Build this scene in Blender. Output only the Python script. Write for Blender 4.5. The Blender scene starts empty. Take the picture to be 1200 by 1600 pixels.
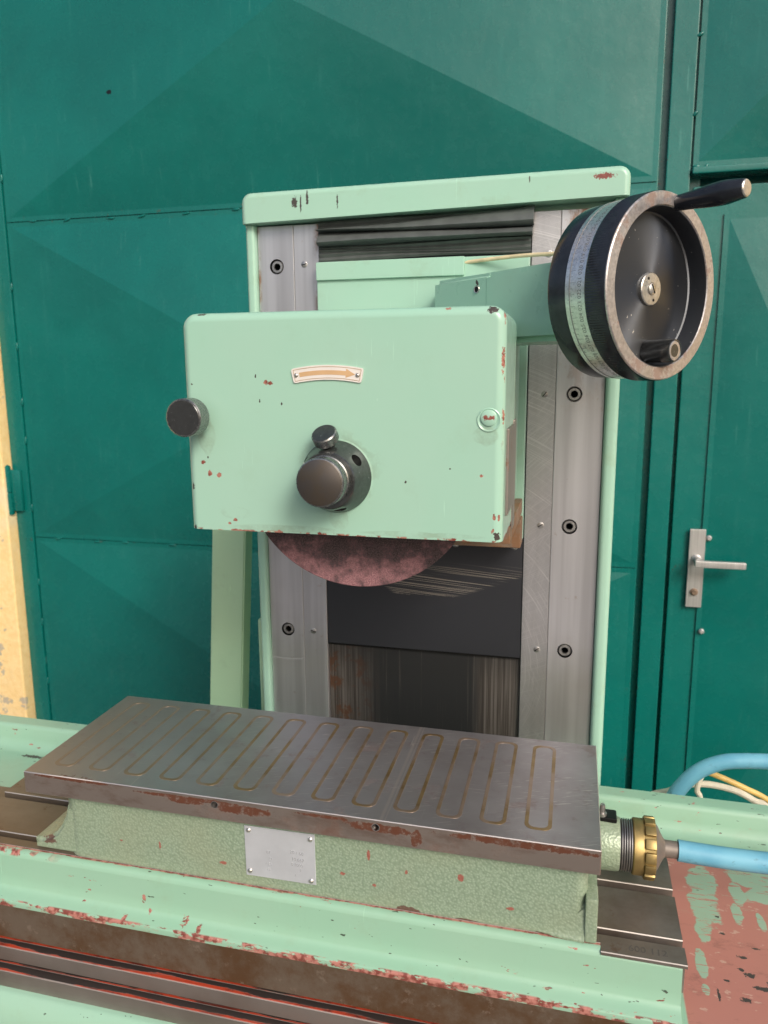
import bpy, bmesh, math, random
from math import sin, cos, pi, radians
from mathutils import Vector, Matrix
random.seed(7)
S = bpy.context.scene
COL = S.collection

# ------------------------------------------------------------------ camera
cd = bpy.data.cameras.new('camera'); cam = bpy.data.objects.new('camera', cd); COL.objects.link(cam)
cam.location = (0.562783, -0.638266, 0.420381)
cam.rotation_euler = (1.388646, 0.007072, 0.244360)
cd.sensor_fit = 'VERTICAL'; cd.sensor_height = 36.0; cd.lens = 36.0 * 1188.785 / 1600.0
cd.clip_start = 0.02; cd.clip_end = 300
cd.dof.use_dof = True; cd.dof.focus_distance = 0.74; cd.dof.aperture_fstop = 13
S.camera = cam
# ------------------------------------------------------------------ sky and sun
SUN_EL, SUN_AZ = radians(34), radians(142)      # azimuth clockwise from +Y (towards +X): front right, behind the camera
w = bpy.data.worlds.new('World'); S.world = w; w.use_nodes = True
nt = w.node_tree; bg = nt.nodes['Background']
sky = nt.nodes.new('ShaderNodeTexSky'); sky.sky_type = 'NISHITA'; sky.sun_disc = False
sky.sun_elevation = SUN_EL; sky.sun_rotation = SUN_AZ
sky.air_density = 1.0; sky.dust_density = 5.0; sky.ozone_density = 1.0
nt.links.new(sky.outputs[0], bg.inputs[0]); bg.inputs[1].default_value = 0.115
sl = bpy.data.lights.new('sun', 'SUN'); so = bpy.data.objects.new('sun', sl); COL.objects.link(so)
sl.energy = 1.5; sl.angle = radians(20); sl.color = (1.0, 0.95, 0.885)
ld = Vector((sin(SUN_AZ) * cos(SUN_EL), cos(SUN_AZ) * cos(SUN_EL), sin(SUN_EL)))
so.rotation_euler = ld.to_track_quat('Z', 'Y').to_euler(); so.location = (2, -3, 4)
S.view_settings.view_transform = 'Standard'; S.view_settings.look = 'None'
S.view_settings.exposure = 0.40; S.view_settings.gamma = 1.0

# ------------------------------------------------------------------ material helpers
class M:
    def __init__(s, name):
        s.m = bpy.data.materials.new(name); s.m.use_nodes = True
        s.t = s.m.node_tree; s.b = s.t.nodes['Principled BSDF']
        g = s.t.nodes.new('ShaderNodeNewGeometry'); s.P = g.outputs['Position']; s.N = g.outputs['Normal']
        sp = s.t.nodes.new('ShaderNodeSeparateXYZ'); s.t.links.new(s.P, sp.inputs[0])
        s.x, s.y, s.z = sp.outputs
    def link(s, v, sock):
        if isinstance(v, (int, float)): sock.default_value = v
        elif isinstance(v, (tuple, list, Vector)):
            v = tuple(v)
            sock.default_value = v + (1.0,) if (len(v) == 3 and len(sock.default_value) == 4) else v
        else: s.t.links.new(v, sock)
    def n(s, typ, **kw):
        nd = s.t.nodes.new(typ)
        for k, v in kw.items(): setattr(nd, k, v)
        return nd
    def math(s, op, a, b=0.0, c=None, clamp=False):
        nd = s.n('ShaderNodeMath', operation=op, use_clamp=clamp)
        s.link(a, nd.inputs[0]); s.link(b, nd.inputs[1])
        if c is not None: s.link(c, nd.inputs[2])
        return nd.outputs[0]
    def vm(s, op, a, b=(0, 0, 0)):
        nd = s.n('ShaderNodeVectorMath', operation=op); s.link(a, nd.inputs[0]); s.link(b, nd.inputs[1])
        return nd.outputs[1] if op in ('LENGTH', 'DOT_PRODUCT', 'DISTANCE') else nd.outputs[0]
    def scl(s, sx, sy, sz, off=(0, 0, 0)):
        nd = s.n('ShaderNodeVectorMath', operation='MULTIPLY_ADD')
        s.link(s.P, nd.inputs[0]); nd.inputs[1].default_value = (sx, sy, sz); nd.inputs[2].default_value = off
        return nd.outputs[0]
    def noise(s, scale, detail=3, rough=0.5, vec=None, dist=0.0):
        nd = s.n('ShaderNodeTexNoise'); s.link(vec if vec is not None else s.P, nd.inputs['Vector'])
        nd.inputs['Scale'].default_value = scale; nd.inputs['Detail'].default_value = detail
        nd.inputs['Roughness'].default_value = rough; nd.inputs['Distortion'].default_value = dist
        return nd.outputs[0]
    def voro(s, scale, feature='F1', vec=None, out=0, rnd=1.0):
        nd = s.n('ShaderNodeTexVoronoi', feature=feature); s.link(vec if vec is not None else s.P, nd.inputs['Vector'])
        nd.inputs['Scale'].default_value = scale; nd.inputs['Randomness'].default_value = rnd
        return nd.outputs[out]
    def step(s, v, lo, hi, a=0.0, b=1.0):
        nd = s.n('ShaderNodeMapRange', interpolation_type='SMOOTHSTEP'); s.link(v, nd.inputs[0])
        nd.inputs[1].default_value = lo; nd.inputs[2].default_value = hi
        nd.inputs[3].default_value = a; nd.inputs[4].default_value = b
        return nd.outputs[0]
    def mix(s, f, a, b):
        nd = s.n('ShaderNodeMix', data_type='RGBA'); s.link(f, nd.inputs[0]); s.link(a, nd.inputs[6]); s.link(b, nd.inputs[7])
        return nd.outputs[2]
    def bump(s, h, strength=0.3, dist=0.001, normal=None):
        nd = s.n('ShaderNodeBump'); nd.inputs['Strength'].default_value = strength; nd.inputs['Distance'].default_value = dist
        s.link(h, nd.inputs['Height'])
        if normal is not None: s.link(normal, nd.inputs['Normal'])
        return nd.outputs[0]
    def band(s, v, lo, hi, soft):      # 1 inside lo..hi
        return s.math('MULTIPLY', s.step(v, lo - soft, lo + soft), s.step(v, hi - soft, hi + soft, 1, 0))
    def spots(s, pts, jag=0.5, scale=260.0, detail=5):
        """irregular marks round measured points: (x,y,z,rx,ry,rz)"""
        acc = None
        for q in pts:
            c = q[:3]; r = q[3:] if len(q) == 6 else (q[3],) * 3
            nd = s.n('ShaderNodeVectorMath', operation='MULTIPLY_ADD'); s.link(s.P, nd.inputs[0])
            nd.inputs[1].default_value = tuple(1 / a for a in r); nd.inputs[2].default_value = tuple(-c[i] / r[i] for i in range(3))
            l = s.vm('LENGTH', nd.outputs[0])
            acc = l if acc is None else s.math('MINIMUM', acc, l)
        nz = s.math('MULTIPLY_ADD', s.noise(scale, detail, 0.68), jag * 4, -jag * 2)
        return s.step(s.math('ADD', acc, nz), 0.85, 1.0, 1, 0)
    def mx(s, *v):
        a = v[0]
        for b in v[1:]: a = s.math('MAXIMUM', a, b)
        return a
    def mul(s, *v):
        a = v[0]
        for b in v[1:]: a = s.math('MULTIPLY', a, b)
        return a
    def out(s, color=None, rough=None, metal=None, normal=None, **kw):
        if color is not None: s.link(color, s.b.inputs['Base Color'])
        if rough is not None: s.link(rough, s.b.inputs['Roughness'])
        if metal is not None: s.link(metal, s.b.inputs['Metallic'])
        if normal is not None: s.link(normal, s.b.inputs['Normal'])
        for k, v in kw.items(): s.link(v, s.b.inputs[k.replace('_', ' ')])
        return s.m

RED = (0.20, 0.055, 0.042); PRIMER = (0.29, 0.105, 0.085); TRAYPINK = (0.43, 0.185, 0.15); DARK = (0.06, 0.05, 0.045); CREAM = (0.55, 0.5, 0.38)
MINT = (0.335, 0.535, 0.43)

def mint_paint(name, base=MINT, spots=(), dark_spots=(), wear=None, fleck=0.0, dirt_shade=0.25, stretch=(1, 1, 1), gloss=0.3, grime=(), smearamt=0.15, primer=PRIMER, redmask=None):
    m = M(name)
    big = m.noise(5, 4, 0.6); fine = m.noise(60, 4, 0.6)
    col = m.mix(m.step(big, 0.3, 0.7), base, tuple(a * b for a, b in zip(base, (0.93, 1.0, 0.98))))
    stain = m.mul(m.step(m.noise(22, 6, 0.7), 0.52, 0.72), dirt_shade)
    col = m.mix(stain, col, (0.26, 0.36, 0.24))
    smear = m.mul(m.step(m.noise(1.0, 5, 0.65, m.scl(55, 55, 14)), 0.56, 0.74), m.step(m.noise(6, 3), 0.42, 0.62), smearamt)
    col = m.mix(smear, col, tuple(a * b for a, b in zip(base, (0.72, 0.74, 0.66))))
    hl = m.mul(m.step(m.noise(1.0, 2, 0.5, m.vm('ADD', m.scl(500, 1, 22), m.vm('MULTIPLY', m.P, (0, 0, 0)))), 0.69, 0.72), m.step(m.noise(11, 2), 0.5, 0.6), 0.4)
    col = m.mix(hl, col, tuple(min(1, a * 1.35) for a in base))
    if grime: col = m.mix(m.mul(m.spots(grime, 0.35, 40), m.step(m.noise(40, 5, .7), .35, .65), 0.4), col, (0.20, 0.24, 0.16))
    chips = None
    if fleck > 0:
        v = m.scl(*stretch)
        f = m.step(m.noise(95, 4, 0.62, v), 0.79 - 0.13 * fleck, 0.80 - 0.13 * fleck)
        f = m.mul(f, m.step(m.noise(9, 2), 0.36, 0.5))
        chips = f
        df = m.mul(m.step(m.noise(190, 2, 0.5, v), 0.715, 0.725), m.step(m.noise(14, 2), 0.38, 0.52))
        col = m.mix(df, col, (0.05, 0.07, 0.05))
    if spots:
        sp = m.spots(spots, 0.8, 420); chips = sp if chips is None else m.mx(chips, sp)
    if wear: 
        wv = wear(m); chips = wv if chips is None else m.mx(chips, wv)
    nrm = None
    h = m.math('MULTIPLY', m.noise(38, 3, 0.5), 0.6)
    if chips is not None:
        rm = m.step(m.noise(180, 3), 0.42, 0.6)
        if redmask: rm = m.mul(rm, redmask(m))
        cc = m.mix(rm, primer, RED)
        cc = m.mix(m.step(m.noise(130, 4, .6, m.scl(.5, 1, 1)), 0.64, 0.67), cc, (0.50, 0.31, 0.25)); cc = m.mix(m.mul(m.step(m.noise(25, 7, .8, m.scl(.6, 1.3, 1)), .54, .66), .45), cc, (0.16, 0.075, 0.06))
        col = m.mix(chips, col, cc)
        h = m.math('SUBTRACT', h, m.math('MULTIPLY', chips, 0.5))
    if dark_spots:
        ds = m.spots(dark_spots, 0.75, 330); col = m.mix(ds, col, DARK); h = m.math('SUBTRACT', h, m.math('MULTIPLY', ds, 0.4))
    h = m.math('ADD', h, m.math('MULTIPLY', fine, 0.08))
    return m.out(col, m.math('MULTIPLY_ADD', fine, 0.2, gloss - 0.08), 0.0, m.bump(h, 0.35, 0.0008))

def steel(name, base=(0.5, 0.48, 0.48), rough=0.36, grain=(3, 3, 900), rust=0.0, metal=0.9, scr=0.12, rustcol=(0.20, 0.085, 0.04)):
    m = M(name)
    g = m.noise(1.0, 3, 0.6, m.scl(*grain)); big = m.noise(7, 5, 0.6)
    col = m.mix(m.step(g, 0.3, 0.7), tuple(a * 0.82 for a in base), tuple(min(1, a * 1.1) for a in base))
    col = m.mix(m.mul(m.step(big, 0.45, 0.7), 0.4), col, tuple(a * b for a, b in zip(base, (0.72, 0.66, 0.62))))
    mt = metal
    if rust > 0:
        r = m.math('MULTIPLY', m.step(m.noise(30, 8, 0.7), 0.66 - 0.2 * rust, 0.76 - 0.2 * rust), 0.85)
        col = m.mix(r, col, rustcol); mt = m.math('MULTIPLY_ADD', r, -metal * 0.8, metal)
    return m.out(col, m.math('MULTIPLY_ADD', g, 0.22, rough - 0.1), mt, m.bump(g, scr, 0.0004))

def plain(name, base, rough=0.5, metal=0.0, nscale=40, amt=0.2, bump=0.15, dist=0.0006, **kw):
    m = M(name); nz = m.noise(nscale, 5, 0.6)
    col = m.mix(m.step(nz, 0.3, 0.7), tuple(a * (1 - amt) for a in base), tuple(min(1, a * (1 + amt)) for a in base))
    return m.out(col, m.math('MULTIPLY_ADD', nz, 0.2, rough - 0.1), metal, m.bump(nz, bump, dist), **kw)

# ------------------------------------------------------------------ object helpers
def thing(name, label, cat, loc=(0, 0, 0), group=None):
    o = bpy.data.objects.new(name, None); COL.objects.link(o); o.location = loc; o.empty_display_size = 0.05
    o['label'] = label; o['category'] = cat
    if group: o['group'] = group
    return o
def root_loc(o):
    while o.parent: o = o.parent
    return Vector(o.location)
def finish(me, mat, smooth=35):
    if mat and not me.materials: me.materials.append(mat)
    if smooth is not None:
        for p in me.polygons: p.use_smooth = True
        me.set_sharp_from_angle(angle=radians(smooth))
def obj(name, bm, mat, parent=None, loc=None, smooth=35, wn=False):
    """loc None: mesh is in world coordinates; otherwise local mesh placed at world loc"""
    rl = root_loc(parent) if parent else Vector((0, 0, 0))
    pl = Vector((0, 0, 0)); q = parent
    while q is not None and q.parent is not None: pl += Vector(q.location); q = q.parent
    bmesh.ops.recalc_face_normals(bm, faces=bm.faces[:])
    if loc is None: bmesh.ops.translate(bm, verts=bm.verts, vec=-(rl + pl))
    me = bpy.data.meshes.new(name); bm.to_mesh(me); bm.free(); finish(me, mat, smooth)
    o = bpy.data.objects.new(name, me); COL.objects.link(o); o.parent = parent
    if loc is not None: o.location = Vector(loc) - rl - pl
    if wn:
        md = o.modifiers.new('wn', 'WEIGHTED_NORMAL'); md.keep_sharp = True; md.weight = 80
    return o
def again(o, loc, parent=None, rot=None):
    """another copy of a small repeated part, sharing its mesh"""
    c = o.copy(); COL.objects.link(c); par = parent or o.parent; c.parent = par
    pl = Vector((0, 0, 0)); q = par
    while q is not None: pl += Vector(q.location); q = q.parent
    c.location = Vector(loc) - pl
    if rot is not None: c.rotation_euler = rot
    return c
def box(x0, x1, y0, y1, z0, z1, bev=0.0, seg=2, bm=None):
    own = bm is None
    if own: bm = bmesh.new()
    vs = [bm.verts.new((x, y, z)) for x in (x0, x1) for y in (y0, y1) for z in (z0, z1)]
    fs = [(0, 1, 3, 2), (4, 6, 7, 5), (0, 4, 5, 1), (2, 3, 7, 6), (0, 2, 6, 4), (1, 5, 7, 3)]
    nf = [bm.faces.new([vs[i] for i in f]) for f in fs]
    if bev > 0:
        es = list({e for f in nf for e in f.edges})
        bmesh.ops.bevel(bm, geom=es, offset=bev, segments=seg, profile=0.5, affect='EDGES', clamp_overlap=True)
    return bm
def frame(axis, up=(0, 0, 1)):
    a = Vector(axis).normalized(); u = Vector(up)
    if abs(a.dot(u)) > 0.95: u = Vector((0, 1, 0))
    s = u.cross(a).normalized(); v = a.cross(s).normalized()
    return a, s, v
def lathe(origin, axis, prof, seg=48, bm=None, teeth=None, cap0=True, cap1=True):
    """prof: list of (d along axis, r).  teeth: dict profile index -> depth for alternating radii"""
    if bm is None: bm = bmesh.new()
    a, s, v = frame(axis); o = Vector(origin); rings = []
    for i, (d, r) in enumerate(prof):
        if r <= 1e-7: rings.append([bm.verts.new(o + a * d)]); continue
        ring = []
        for k in range(seg):
            t = 2 * pi * k / seg; rr = r
            if teeth and i in teeth and k % 2: rr = r - teeth[i]
            ring.append(bm.verts.new(o + a * d + s * (rr * cos(t)) + v * (rr * sin(t))))
        rings.append(ring)
    for A, B in zip(rings, rings[1:]):
        for k in range(seg):
            k2 = (k + 1) % seg
            if len(A) == 1 and len(B) == 1: continue
            if len(A) == 1: bm.faces.new((A[0], B[k], B[k2]))
            elif len(B) == 1: bm.faces.new((A[k], A[k2], B[0]))
            else: bm.faces.new((A[k], A[k2], B[k2], B[k]))
    if cap0 and len(rings[0]) > 1: bm.faces.new(rings[0])
    if cap1 and len(rings[-1]) > 1: bm.faces.new(rings[-1])
    return bm
def prism(poly, axis, a0, a1, bm=None):
    """polygon of 2-D points extruded along 'x','y' or 'z'"""
    if bm is None: bm = bmesh.new()
    def pt(p, a): return {'x': (a, p[0], p[1]), 'y': (p[0], a, p[1]), 'z': (p[0], p[1], a)}[axis]
    A = [bm.verts.new(pt(p, a0)) for p in poly]; B = [bm.verts.new(pt(p, a1)) for p in poly]
    bm.faces.new(A); bm.faces.new(B[::-1])
    for i in range(len(poly)):
        j = (i + 1) % len(poly); bm.faces.new((A[i], A[j], B[j], B[i]))
    bmesh.ops.recalc_face_normals(bm, faces=bm.faces[:])
    return bm
def spline(pts, n=12):
    P = [Vector(p) for p in pts]; P = [P[0] * 2 - P[1]] + P + [P[-1] * 2 - P[-2]]; out = []
    for i in range(1, len(P) - 2):
        for k in range(n):
            t = k / n; a, b, c, d = P[i - 1:i + 3]
            out.append(0.5 * ((2 * b) + (c - a) * t + (2 * a - 5 * b + 4 * c - d) * t * t + (3 * b - a - 3 * c + d) * t ** 3))
    out.append(P[-2]); return out
def tube(pts, r, seg=14, n=12, bm=None, smooth=True):
    if bm is None: bm = bmesh.new()
    Q = spline(pts, n) if smooth else [Vector(p) for p in pts]
    prev = None; rings = []
    for i, q in enumerate(Q):
        t = (Q[min(i + 1, len(Q) - 1)] - Q[max(i - 1, 0)]).normalized()
        if prev is None: u = t.orthogonal().normalized()
        else: u = (prev - t * prev.dot(t)).normalized()
        prev = u; v = t.cross(u)
        rings.append([bm.verts.new(q + (u * cos(2 * pi * k / seg) + v * sin(2 * pi * k / seg)) * r) for k in range(seg)])
    for A, B in zip(rings, rings[1:]):
        for k in range(seg):
            bm.faces.new((A[k], A[(k + 1) % seg], B[(k + 1) % seg], B[k]))
    bm.faces.new(rings[0]); bm.faces.new(rings[-1][::-1]); return bm
def cut(bm, cutters, mat=None):
    """boolean difference, returns a new bmesh"""
    def tmp(b):
        bmesh.ops.recalc_face_normals(b, faces=b.faces[:])
        me = bpy.data.meshes.new('t'); b.to_mesh(me); b.free(); o = bpy.data.objects.new('t', me); COL.objects.link(o); return o
    o = tmp(bm); cs = [tmp(c) for c in cutters]
    for c in cs:
        md = o.modifiers.new('b', 'BOOLEAN'); md.object = c; md.operation = 'DIFFERENCE'; md.solver = 'EXACT'
    bpy.context.view_layer.update()
    me = bpy.data.meshes.new_from_object(o.evaluated_get(bpy.context.evaluated_depsgraph_get()))
    r = bmesh.new(); r.from_mesh(me)
    for c in [o] + cs:
        d = c.data; bpy.data.objects.remove(c); bpy.data.meshes.remove(d)
    bpy.data.meshes.remove(me); return r
def text_bm(txt, size, extrude=0.0):
    cu = bpy.data.curves.new('t', 'FONT'); cu.body = txt; cu.size = size; cu.extrude = extrude; cu.align_x = 'CENTER'; cu.align_y = 'CENTER'
    cu.resolution_u = 3
    o = bpy.data.objects.new('t', cu); COL.objects.link(o); bpy.context.view_layer.update()
    me = bpy.data.meshes.new_from_object(o.evaluated_get(bpy.context.evaluated_depsgraph_get()))
    bm = bmesh.new(); bm.from_mesh(me); bpy.data.objects.remove(o); bpy.data.curves.remove(cu); bpy.data.meshes.remove(me); return bm
def xf(bm, mat4): bmesh.ops.transform(bm, matrix=mat4, verts=bm.verts); return bm
def merge(a, b):
    me = bpy.data.meshes.new('t'); b.to_mesh(me); b.free(); a.from_mesh(me); bpy.data.meshes.remove(me); return a

# ------------------------------------------------------------------ materials
def gate_mat():
    m = M('gate_enamel')
    big = m.noise(2.2, 5, 0.6); mid = m.noise(40, 4, 0.55); peel = m.noise(150, 2, 0.5)
    col = m.mix(m.step(big, 0.35, 0.65), (0.0015, 0.116, 0.101), (0.002, 0.142, 0.122))
    drip = m.noise(1.0, 4, 0.6, m.scl(60, 60, 4))
    col = m.mix(m.mul(m.step(drip, 0.6, 0.75), 0.25), col, (0.03, 0.19, 0.165))
    dust = m.mul(m.step(m.noise(70, 6, 0.75), 0.64, 0.74), 0.35)
    col = m.mix(dust, col, (0.05, 0.22, 0.19))
    sc = m.noise(1.0, 2, 0.5, m.scl(260, 1, 9)); sc = m.mul(m.step(sc, 0.68, 0.72), m.step(m.noise(3, 2), .45, .6), .35)
    col = m.mix(sc, col, (0.09, 0.30, 0.26))
    rs = m.mul(m.step(m.noise(45, 5, .7), .64, .68), m.mx(m.step(m.math('ABSOLUTE', m.math('SUBTRACT', m.z, .842)), .02, .008), m.step(m.math('ABSOLUTE', m.math('SUBTRACT', m.z, -.066)), .02, .008), m.band(m.x, .715, .75, .006)), .7)
    col = m.mix(rs, col, (0.07, 0.05, 0.03))
    ch = m.spots([(-0.646, 1.28, 1.141, 0.009, 0.3, 0.006)], 0.3, 120); col = m.mix(ch, col, (0.004, 0.004, 0.004))
    h = m.math('ADD', m.math('MULTIPLY', mid, 0.8), m.math('MULTIPLY', peel, 0.25))
    h = m.math('ADD', h, m.math('ADD', m.math('MULTIPLY', m.noise(7, 3), 4.0), m.math('MULTIPLY', m.noise(2.5, 2), 16.0)))
    return m.out(col, m.math('MULTIPLY_ADD', mid, 0.24, 0.14), 0.0, m.bump(h, 0.25, 0.002), Specular_IOR_Level=0.55)
GATE = gate_mat()
def yellow_mat():
    m = M('yellow_stucco'); g = m.noise(60, 8, 0.7); b = m.noise(5, 5, 0.6)
    col = m.mix(m.step(g, 0.3, 0.7), (0.84, 0.58, 0.25), (0.92, 0.68, 0.34))
    col = m.mix(m.step(b, 0.50, 0.72), col, (0.80, 0.66, 0.42))
    col = m.mix(m.mul(m.step(m.noise(16, 5, 0.6), 0.60, 0.66), 0.8), col, (0.40, 0.36, 0.30))
    return m.out(col, 0.9, 0.0, m.bump(g, 0.6, 0.004))
YELLOW = yellow_mat()
CONC = plain('concrete', (0.125, 0.127, 0.128), 0.9, nscale=14, amt=0.25, bump=0.5, dist=0.004)
cov_red = [(0.2829,.03,.4118,.0024,.01,.0022),(0.2872,.03,.4108,.0026,.01,.0018),(0.2156,.03,.3358,.0022,.01,.0018),(0.2312,.03,.3237,.003,.01,.0024),
 (0.2218,.03,.3247,.0022,.01,.003),(0.2466,.03,.2803,.0024,.01,.0018),(0.240,.03,.2765,.0026,.01,.0012),(0.2488,.03,.2692,.0075,.01,.0018),(0.2305,.03,.2688,.004,.01,.0012),
 (0.292,.03,.2700,.0032,.01,.0024),(0.3327,.03,.2698,.003,.01,.0018),(0.4532,.03,.4735,.003,.01,.0013),(0.501,.033,.4304,.0016,.004,.011),
 (0.4961,.03,.2927,.0018,.01,.0024),(0.5001,.03,.2915,.001,.01,.004),(0.4602,.03,.2705,.0026,.01,.0018),(0.502,.034,.3821,.0012,.004,.006),(0.4842,.03,.3291,.0015,.01,.0012),(0.495,.03,.28,.0015,.01,.002),(0.3716,.03,.2693,.006,.01,.001)]
cov_dark = [(.2197,.032,.4745,.005,.006,.0012),(0.4916,.03,.4720,.0048,.009,.0030),(0.4987,.03,.2745,.0028,.01,.0042),(0.4158,.03,.322,.0010,.01,.0016),(0.2031,.03,.2705,.0022,.01,.0035),(0.2729,.03,.4172,.0008,.01,.0016),
 (0.2764,.03,.3942,.0008,.01,.002),(0.298,.03,.3919,.001,.01,.0013),(0.2205,.03,.3405,.0008,.01,.0014),(0.2035,.03,.312,.0014,.01,.003),(0.456,.03,.335,.0009,.01,.0008),(0.2077,.03,.41,.0011,.01,.001)]
def cover_wear(m):
    e = m.mx(m.step(m.z, 0.2700, 0.2718, 1, 0), m.mul(m.band(m.x, 0.5008, 0.5026, .0006), m.step(m.z, 0.33, 0.42), m.step(m.y, .045, .038), m.step(m.noise(60, 3), .5, .55)))
    return m.mul(e, m.step(m.noise(85, 3, 0.6), 0.50, 0.56))
COVER = mint_paint('cover_mint_enamel', spots=cov_red, dark_spots=cov_dark, wear=cover_wear, dirt_shade=0.10, smearamt=0.06, gloss=0.2, primer=(.37, .165, .125), grime=[(.247,.03,.287,.016,.02,.006),(.22,.03,.362,.01,.02,.02),(.352,.03,.286,.010,.02,.012),(.488,.03,.365,.012,.02,.010),(.30,.03,.2735,.06,.02,.004),(.43,.03,.2735,.06,.02,.003),(.352,.03,.33,.042,.02,.040)])
MINTP = mint_paint('mint_enamel', dirt_shade=0.35, fleck=0.0)
top_red = [(.585,.33,.6415,.012,.02,.0035)]
top_dark = [(.205,.33,.634,.0035,.02,.008),(.222,.33,.6385,.0016,.02,.009),(.262,.33,.632,.0012,.02,.009),(.213,.33,.631,.0012,.02,.009),(.5,.33,.643,.0009,.02,.004)]
COLP = mint_paint('column_mint_enamel', spots=top_red, dark_spots=top_dark, dirt_shade=0.35)
POSTP = mint_paint('dull_mint_enamel', base=(0.40, 0.57, 0.38), dirt_shade=0.3, gloss=0.42)
def tray_wear(m):
    # worn away to red primer right of the block and along the front edge
    n1 = m.noise(30, 5, 0.65, m.scl(0.55, 1.1, 1.0)); n2 = m.noise(70, 5, 0.65, m.scl(0.35, 1.6, 1))
    right = m.mul(m.step(m.x, 0.679, 0.681), m.step(m.math('ADD', m.y, m.math('MULTIPLY', n1, 0.02)), 0.258, 0.266, 1, 0))
    keep = m.spots([(.7205,.195,-.15,.015,.030,.05),(.7185,.155,-.15,.016,.034,.05),(.711,.118,-.15,.008,.022,.05),(.702,.065,-.15,.006,.022,.05),(.7012,.035,-.15,.004,.007,.05),
                    (.768,.217,-.15,.020,.018,.05),(.793,.214,-.15,.022,.022,.05),(.781,.185,-.15,.017,.012,.05),(.756,.185,-.15,.008,.02,.05),(.749,.150,-.15,.006,.016,.05),(.83,.19,-.15,.03,.04,.05),(.772,.14,-.15,.004,.014,.05)], 0.42, 42, 9)
    keep = m.math('MULTIPLY', keep, m.step(m.noise(110, 5, .7, m.scl(.22, 2.8, 1)), 0.40, 0.44))
    streak = m.mul(m.step(m.noise(55, 5, 0.7, m.scl(0.25, 1.8, 1)), 0.60, 0.63), 0.9)
    keep = m.mx(keep, m.mul(streak, m.step(m.y, 0.13, 0.2)))
    r = m.math('MULTIPLY', right, m.math('SUBTRACT', 1.0, m.math('MULTIPLY', keep, .88)))
    edge = m.mul(m.step(m.y, -0.0150, -0.0168), m.step(m.noise(90, 6, 0.7, m.scl(0.4, 1, 1)), 0.475, 0.52))
    e2 = m.mul(m.step(m.y, -0.006, -0.016), m.step(m.noise(75, 4, 0.6, m.scl(0.4, 1, 1)), 0.645, 0.66), m.step(m.x, 0.1, 0.3))
    e3 = m.mul(m.step(m.z, -0.106, -0.103), m.step(m.y, 0.01, 0.004), m.step(m.noise(60, 4, 0.6), 0.5, 0.56), m.step(m.x, 0.05, -0.02))
    e4 = m.mul(m.step(m.y, .0055, .008), m.step(m.y, .0125, .012), m.step(m.z, -.1012, -.1005), m.step(m.x, .612, .608), m.step(m.math('ADD', m.noise(60, 5, .7, m.scl(.5, 1, 1)), m.math('MULTIPLY', m.math('SUBTRACT', m.y, .0075), 90.0)), .44, .50))
    return m.mx(r, edge, e2, e3, e4)
tray_dark = [(.745,.062,-.15,.006,.003,.05),(.738,.068,-.15,.003,.002,.05),(.752,.047,-.15,.008,.003,.05),(.735,.03,-.15,.005,.003,.05),(.775,.07,-.15,.006,.0015,.05),(.742,.085,-.15,.005,.002,.05),(.712,.03,-.15,.0015,.007,.05),(.729,.115,-.15,.003,.002,.05),(.762,.055,-.15,.004,.003,.05),(.722,.05,-.15,.003,.0015,.05),(.757,.10,-.15,.004,.0012,.05),(.728,.14,-.15,.0025,.002,.05),(-.215,.268,-.15,.022,.004,.05),(-.19,.272,-.15,.012,.003,.05)]
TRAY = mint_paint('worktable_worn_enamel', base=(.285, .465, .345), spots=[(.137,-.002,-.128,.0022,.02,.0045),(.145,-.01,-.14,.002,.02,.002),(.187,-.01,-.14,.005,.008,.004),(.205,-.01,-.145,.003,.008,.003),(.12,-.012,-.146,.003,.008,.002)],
                  dark_spots=tray_dark, wear=tray_wear, primer=TRAYPINK, redmask=lambda m: m.step(m.x, .676, .672), fleck=0.93, stretch=(0.5, 1.3, 1.2), dirt_shade=0.3, gloss=0.34)  # base colour itself darkened to offset the strong light on the table
BEDP = mint_paint('bed_mint_enamel', base=(.295, .48, .365), dirt_shade=0.3, fleck=0.5, stretch=(0.6, 1, 1), gloss=0.3)
def hammer():
    m = M('hammered_green_paint')
    v = m.voro(430, 'SMOOTH_F1'); n2 = m.noise(240, 3, 0.6)
    h = m.math('ADD', m.math('MULTIPLY', v, 0.9), m.math('MULTIPLY', n2, 0.5))
    col = m.mix(m.step(v, 0.15, 0.65), (0.30, 0.385, 0.285), (0.225, 0.305, 0.215))
    col = m.mix(m.step(m.noise(8, 4), 0.4, 0.7), col, m.mix(0.5, col, (0.30, 0.33, 0.22)))
    ch = m.spots([(.4732,.01,-.0552,.0032,.02,.0042),(.3549,.01,-.0703,.003,.02,.002),(.2257,.01,-.0794,.004,.02,.0018),(.153,.01,-.071,.0013,.02,.005),(.5203,.01,-.0796,.004,.02,.002),(.107,.01,-.072,.002,.02,.001),(.382,.01,-.046,.0018,.02,.006),(.42,.01,-.058,.0016,.02,.0024),(.3878,.01,-.0775,.002,.02,.0016)], 0.5, 300)
    col = m.mix(ch, col, (0.33, 0.12, 0.09))
    dk = m.spots([(.4207,.01,-.0990,.014,.02,.0042),(.48,.01,-.1002,.012,.02,.0022),(.5524,.01,-.1002,.010,.02,.0022),(.36,.01,-.1005,.05,.02,.001),(.015,.0,-.086,.012,.02,.006)], 0.35, 160)
    col = m.mix(dk, col, (0.14, 0.085, 0.065))
    return m.out(col, m.math('MULTIPLY_ADD', n2, 0.2, 0.26), 0.12, m.bump(h, 0.55, 0.0011))
HAMMER = hammer()
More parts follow.
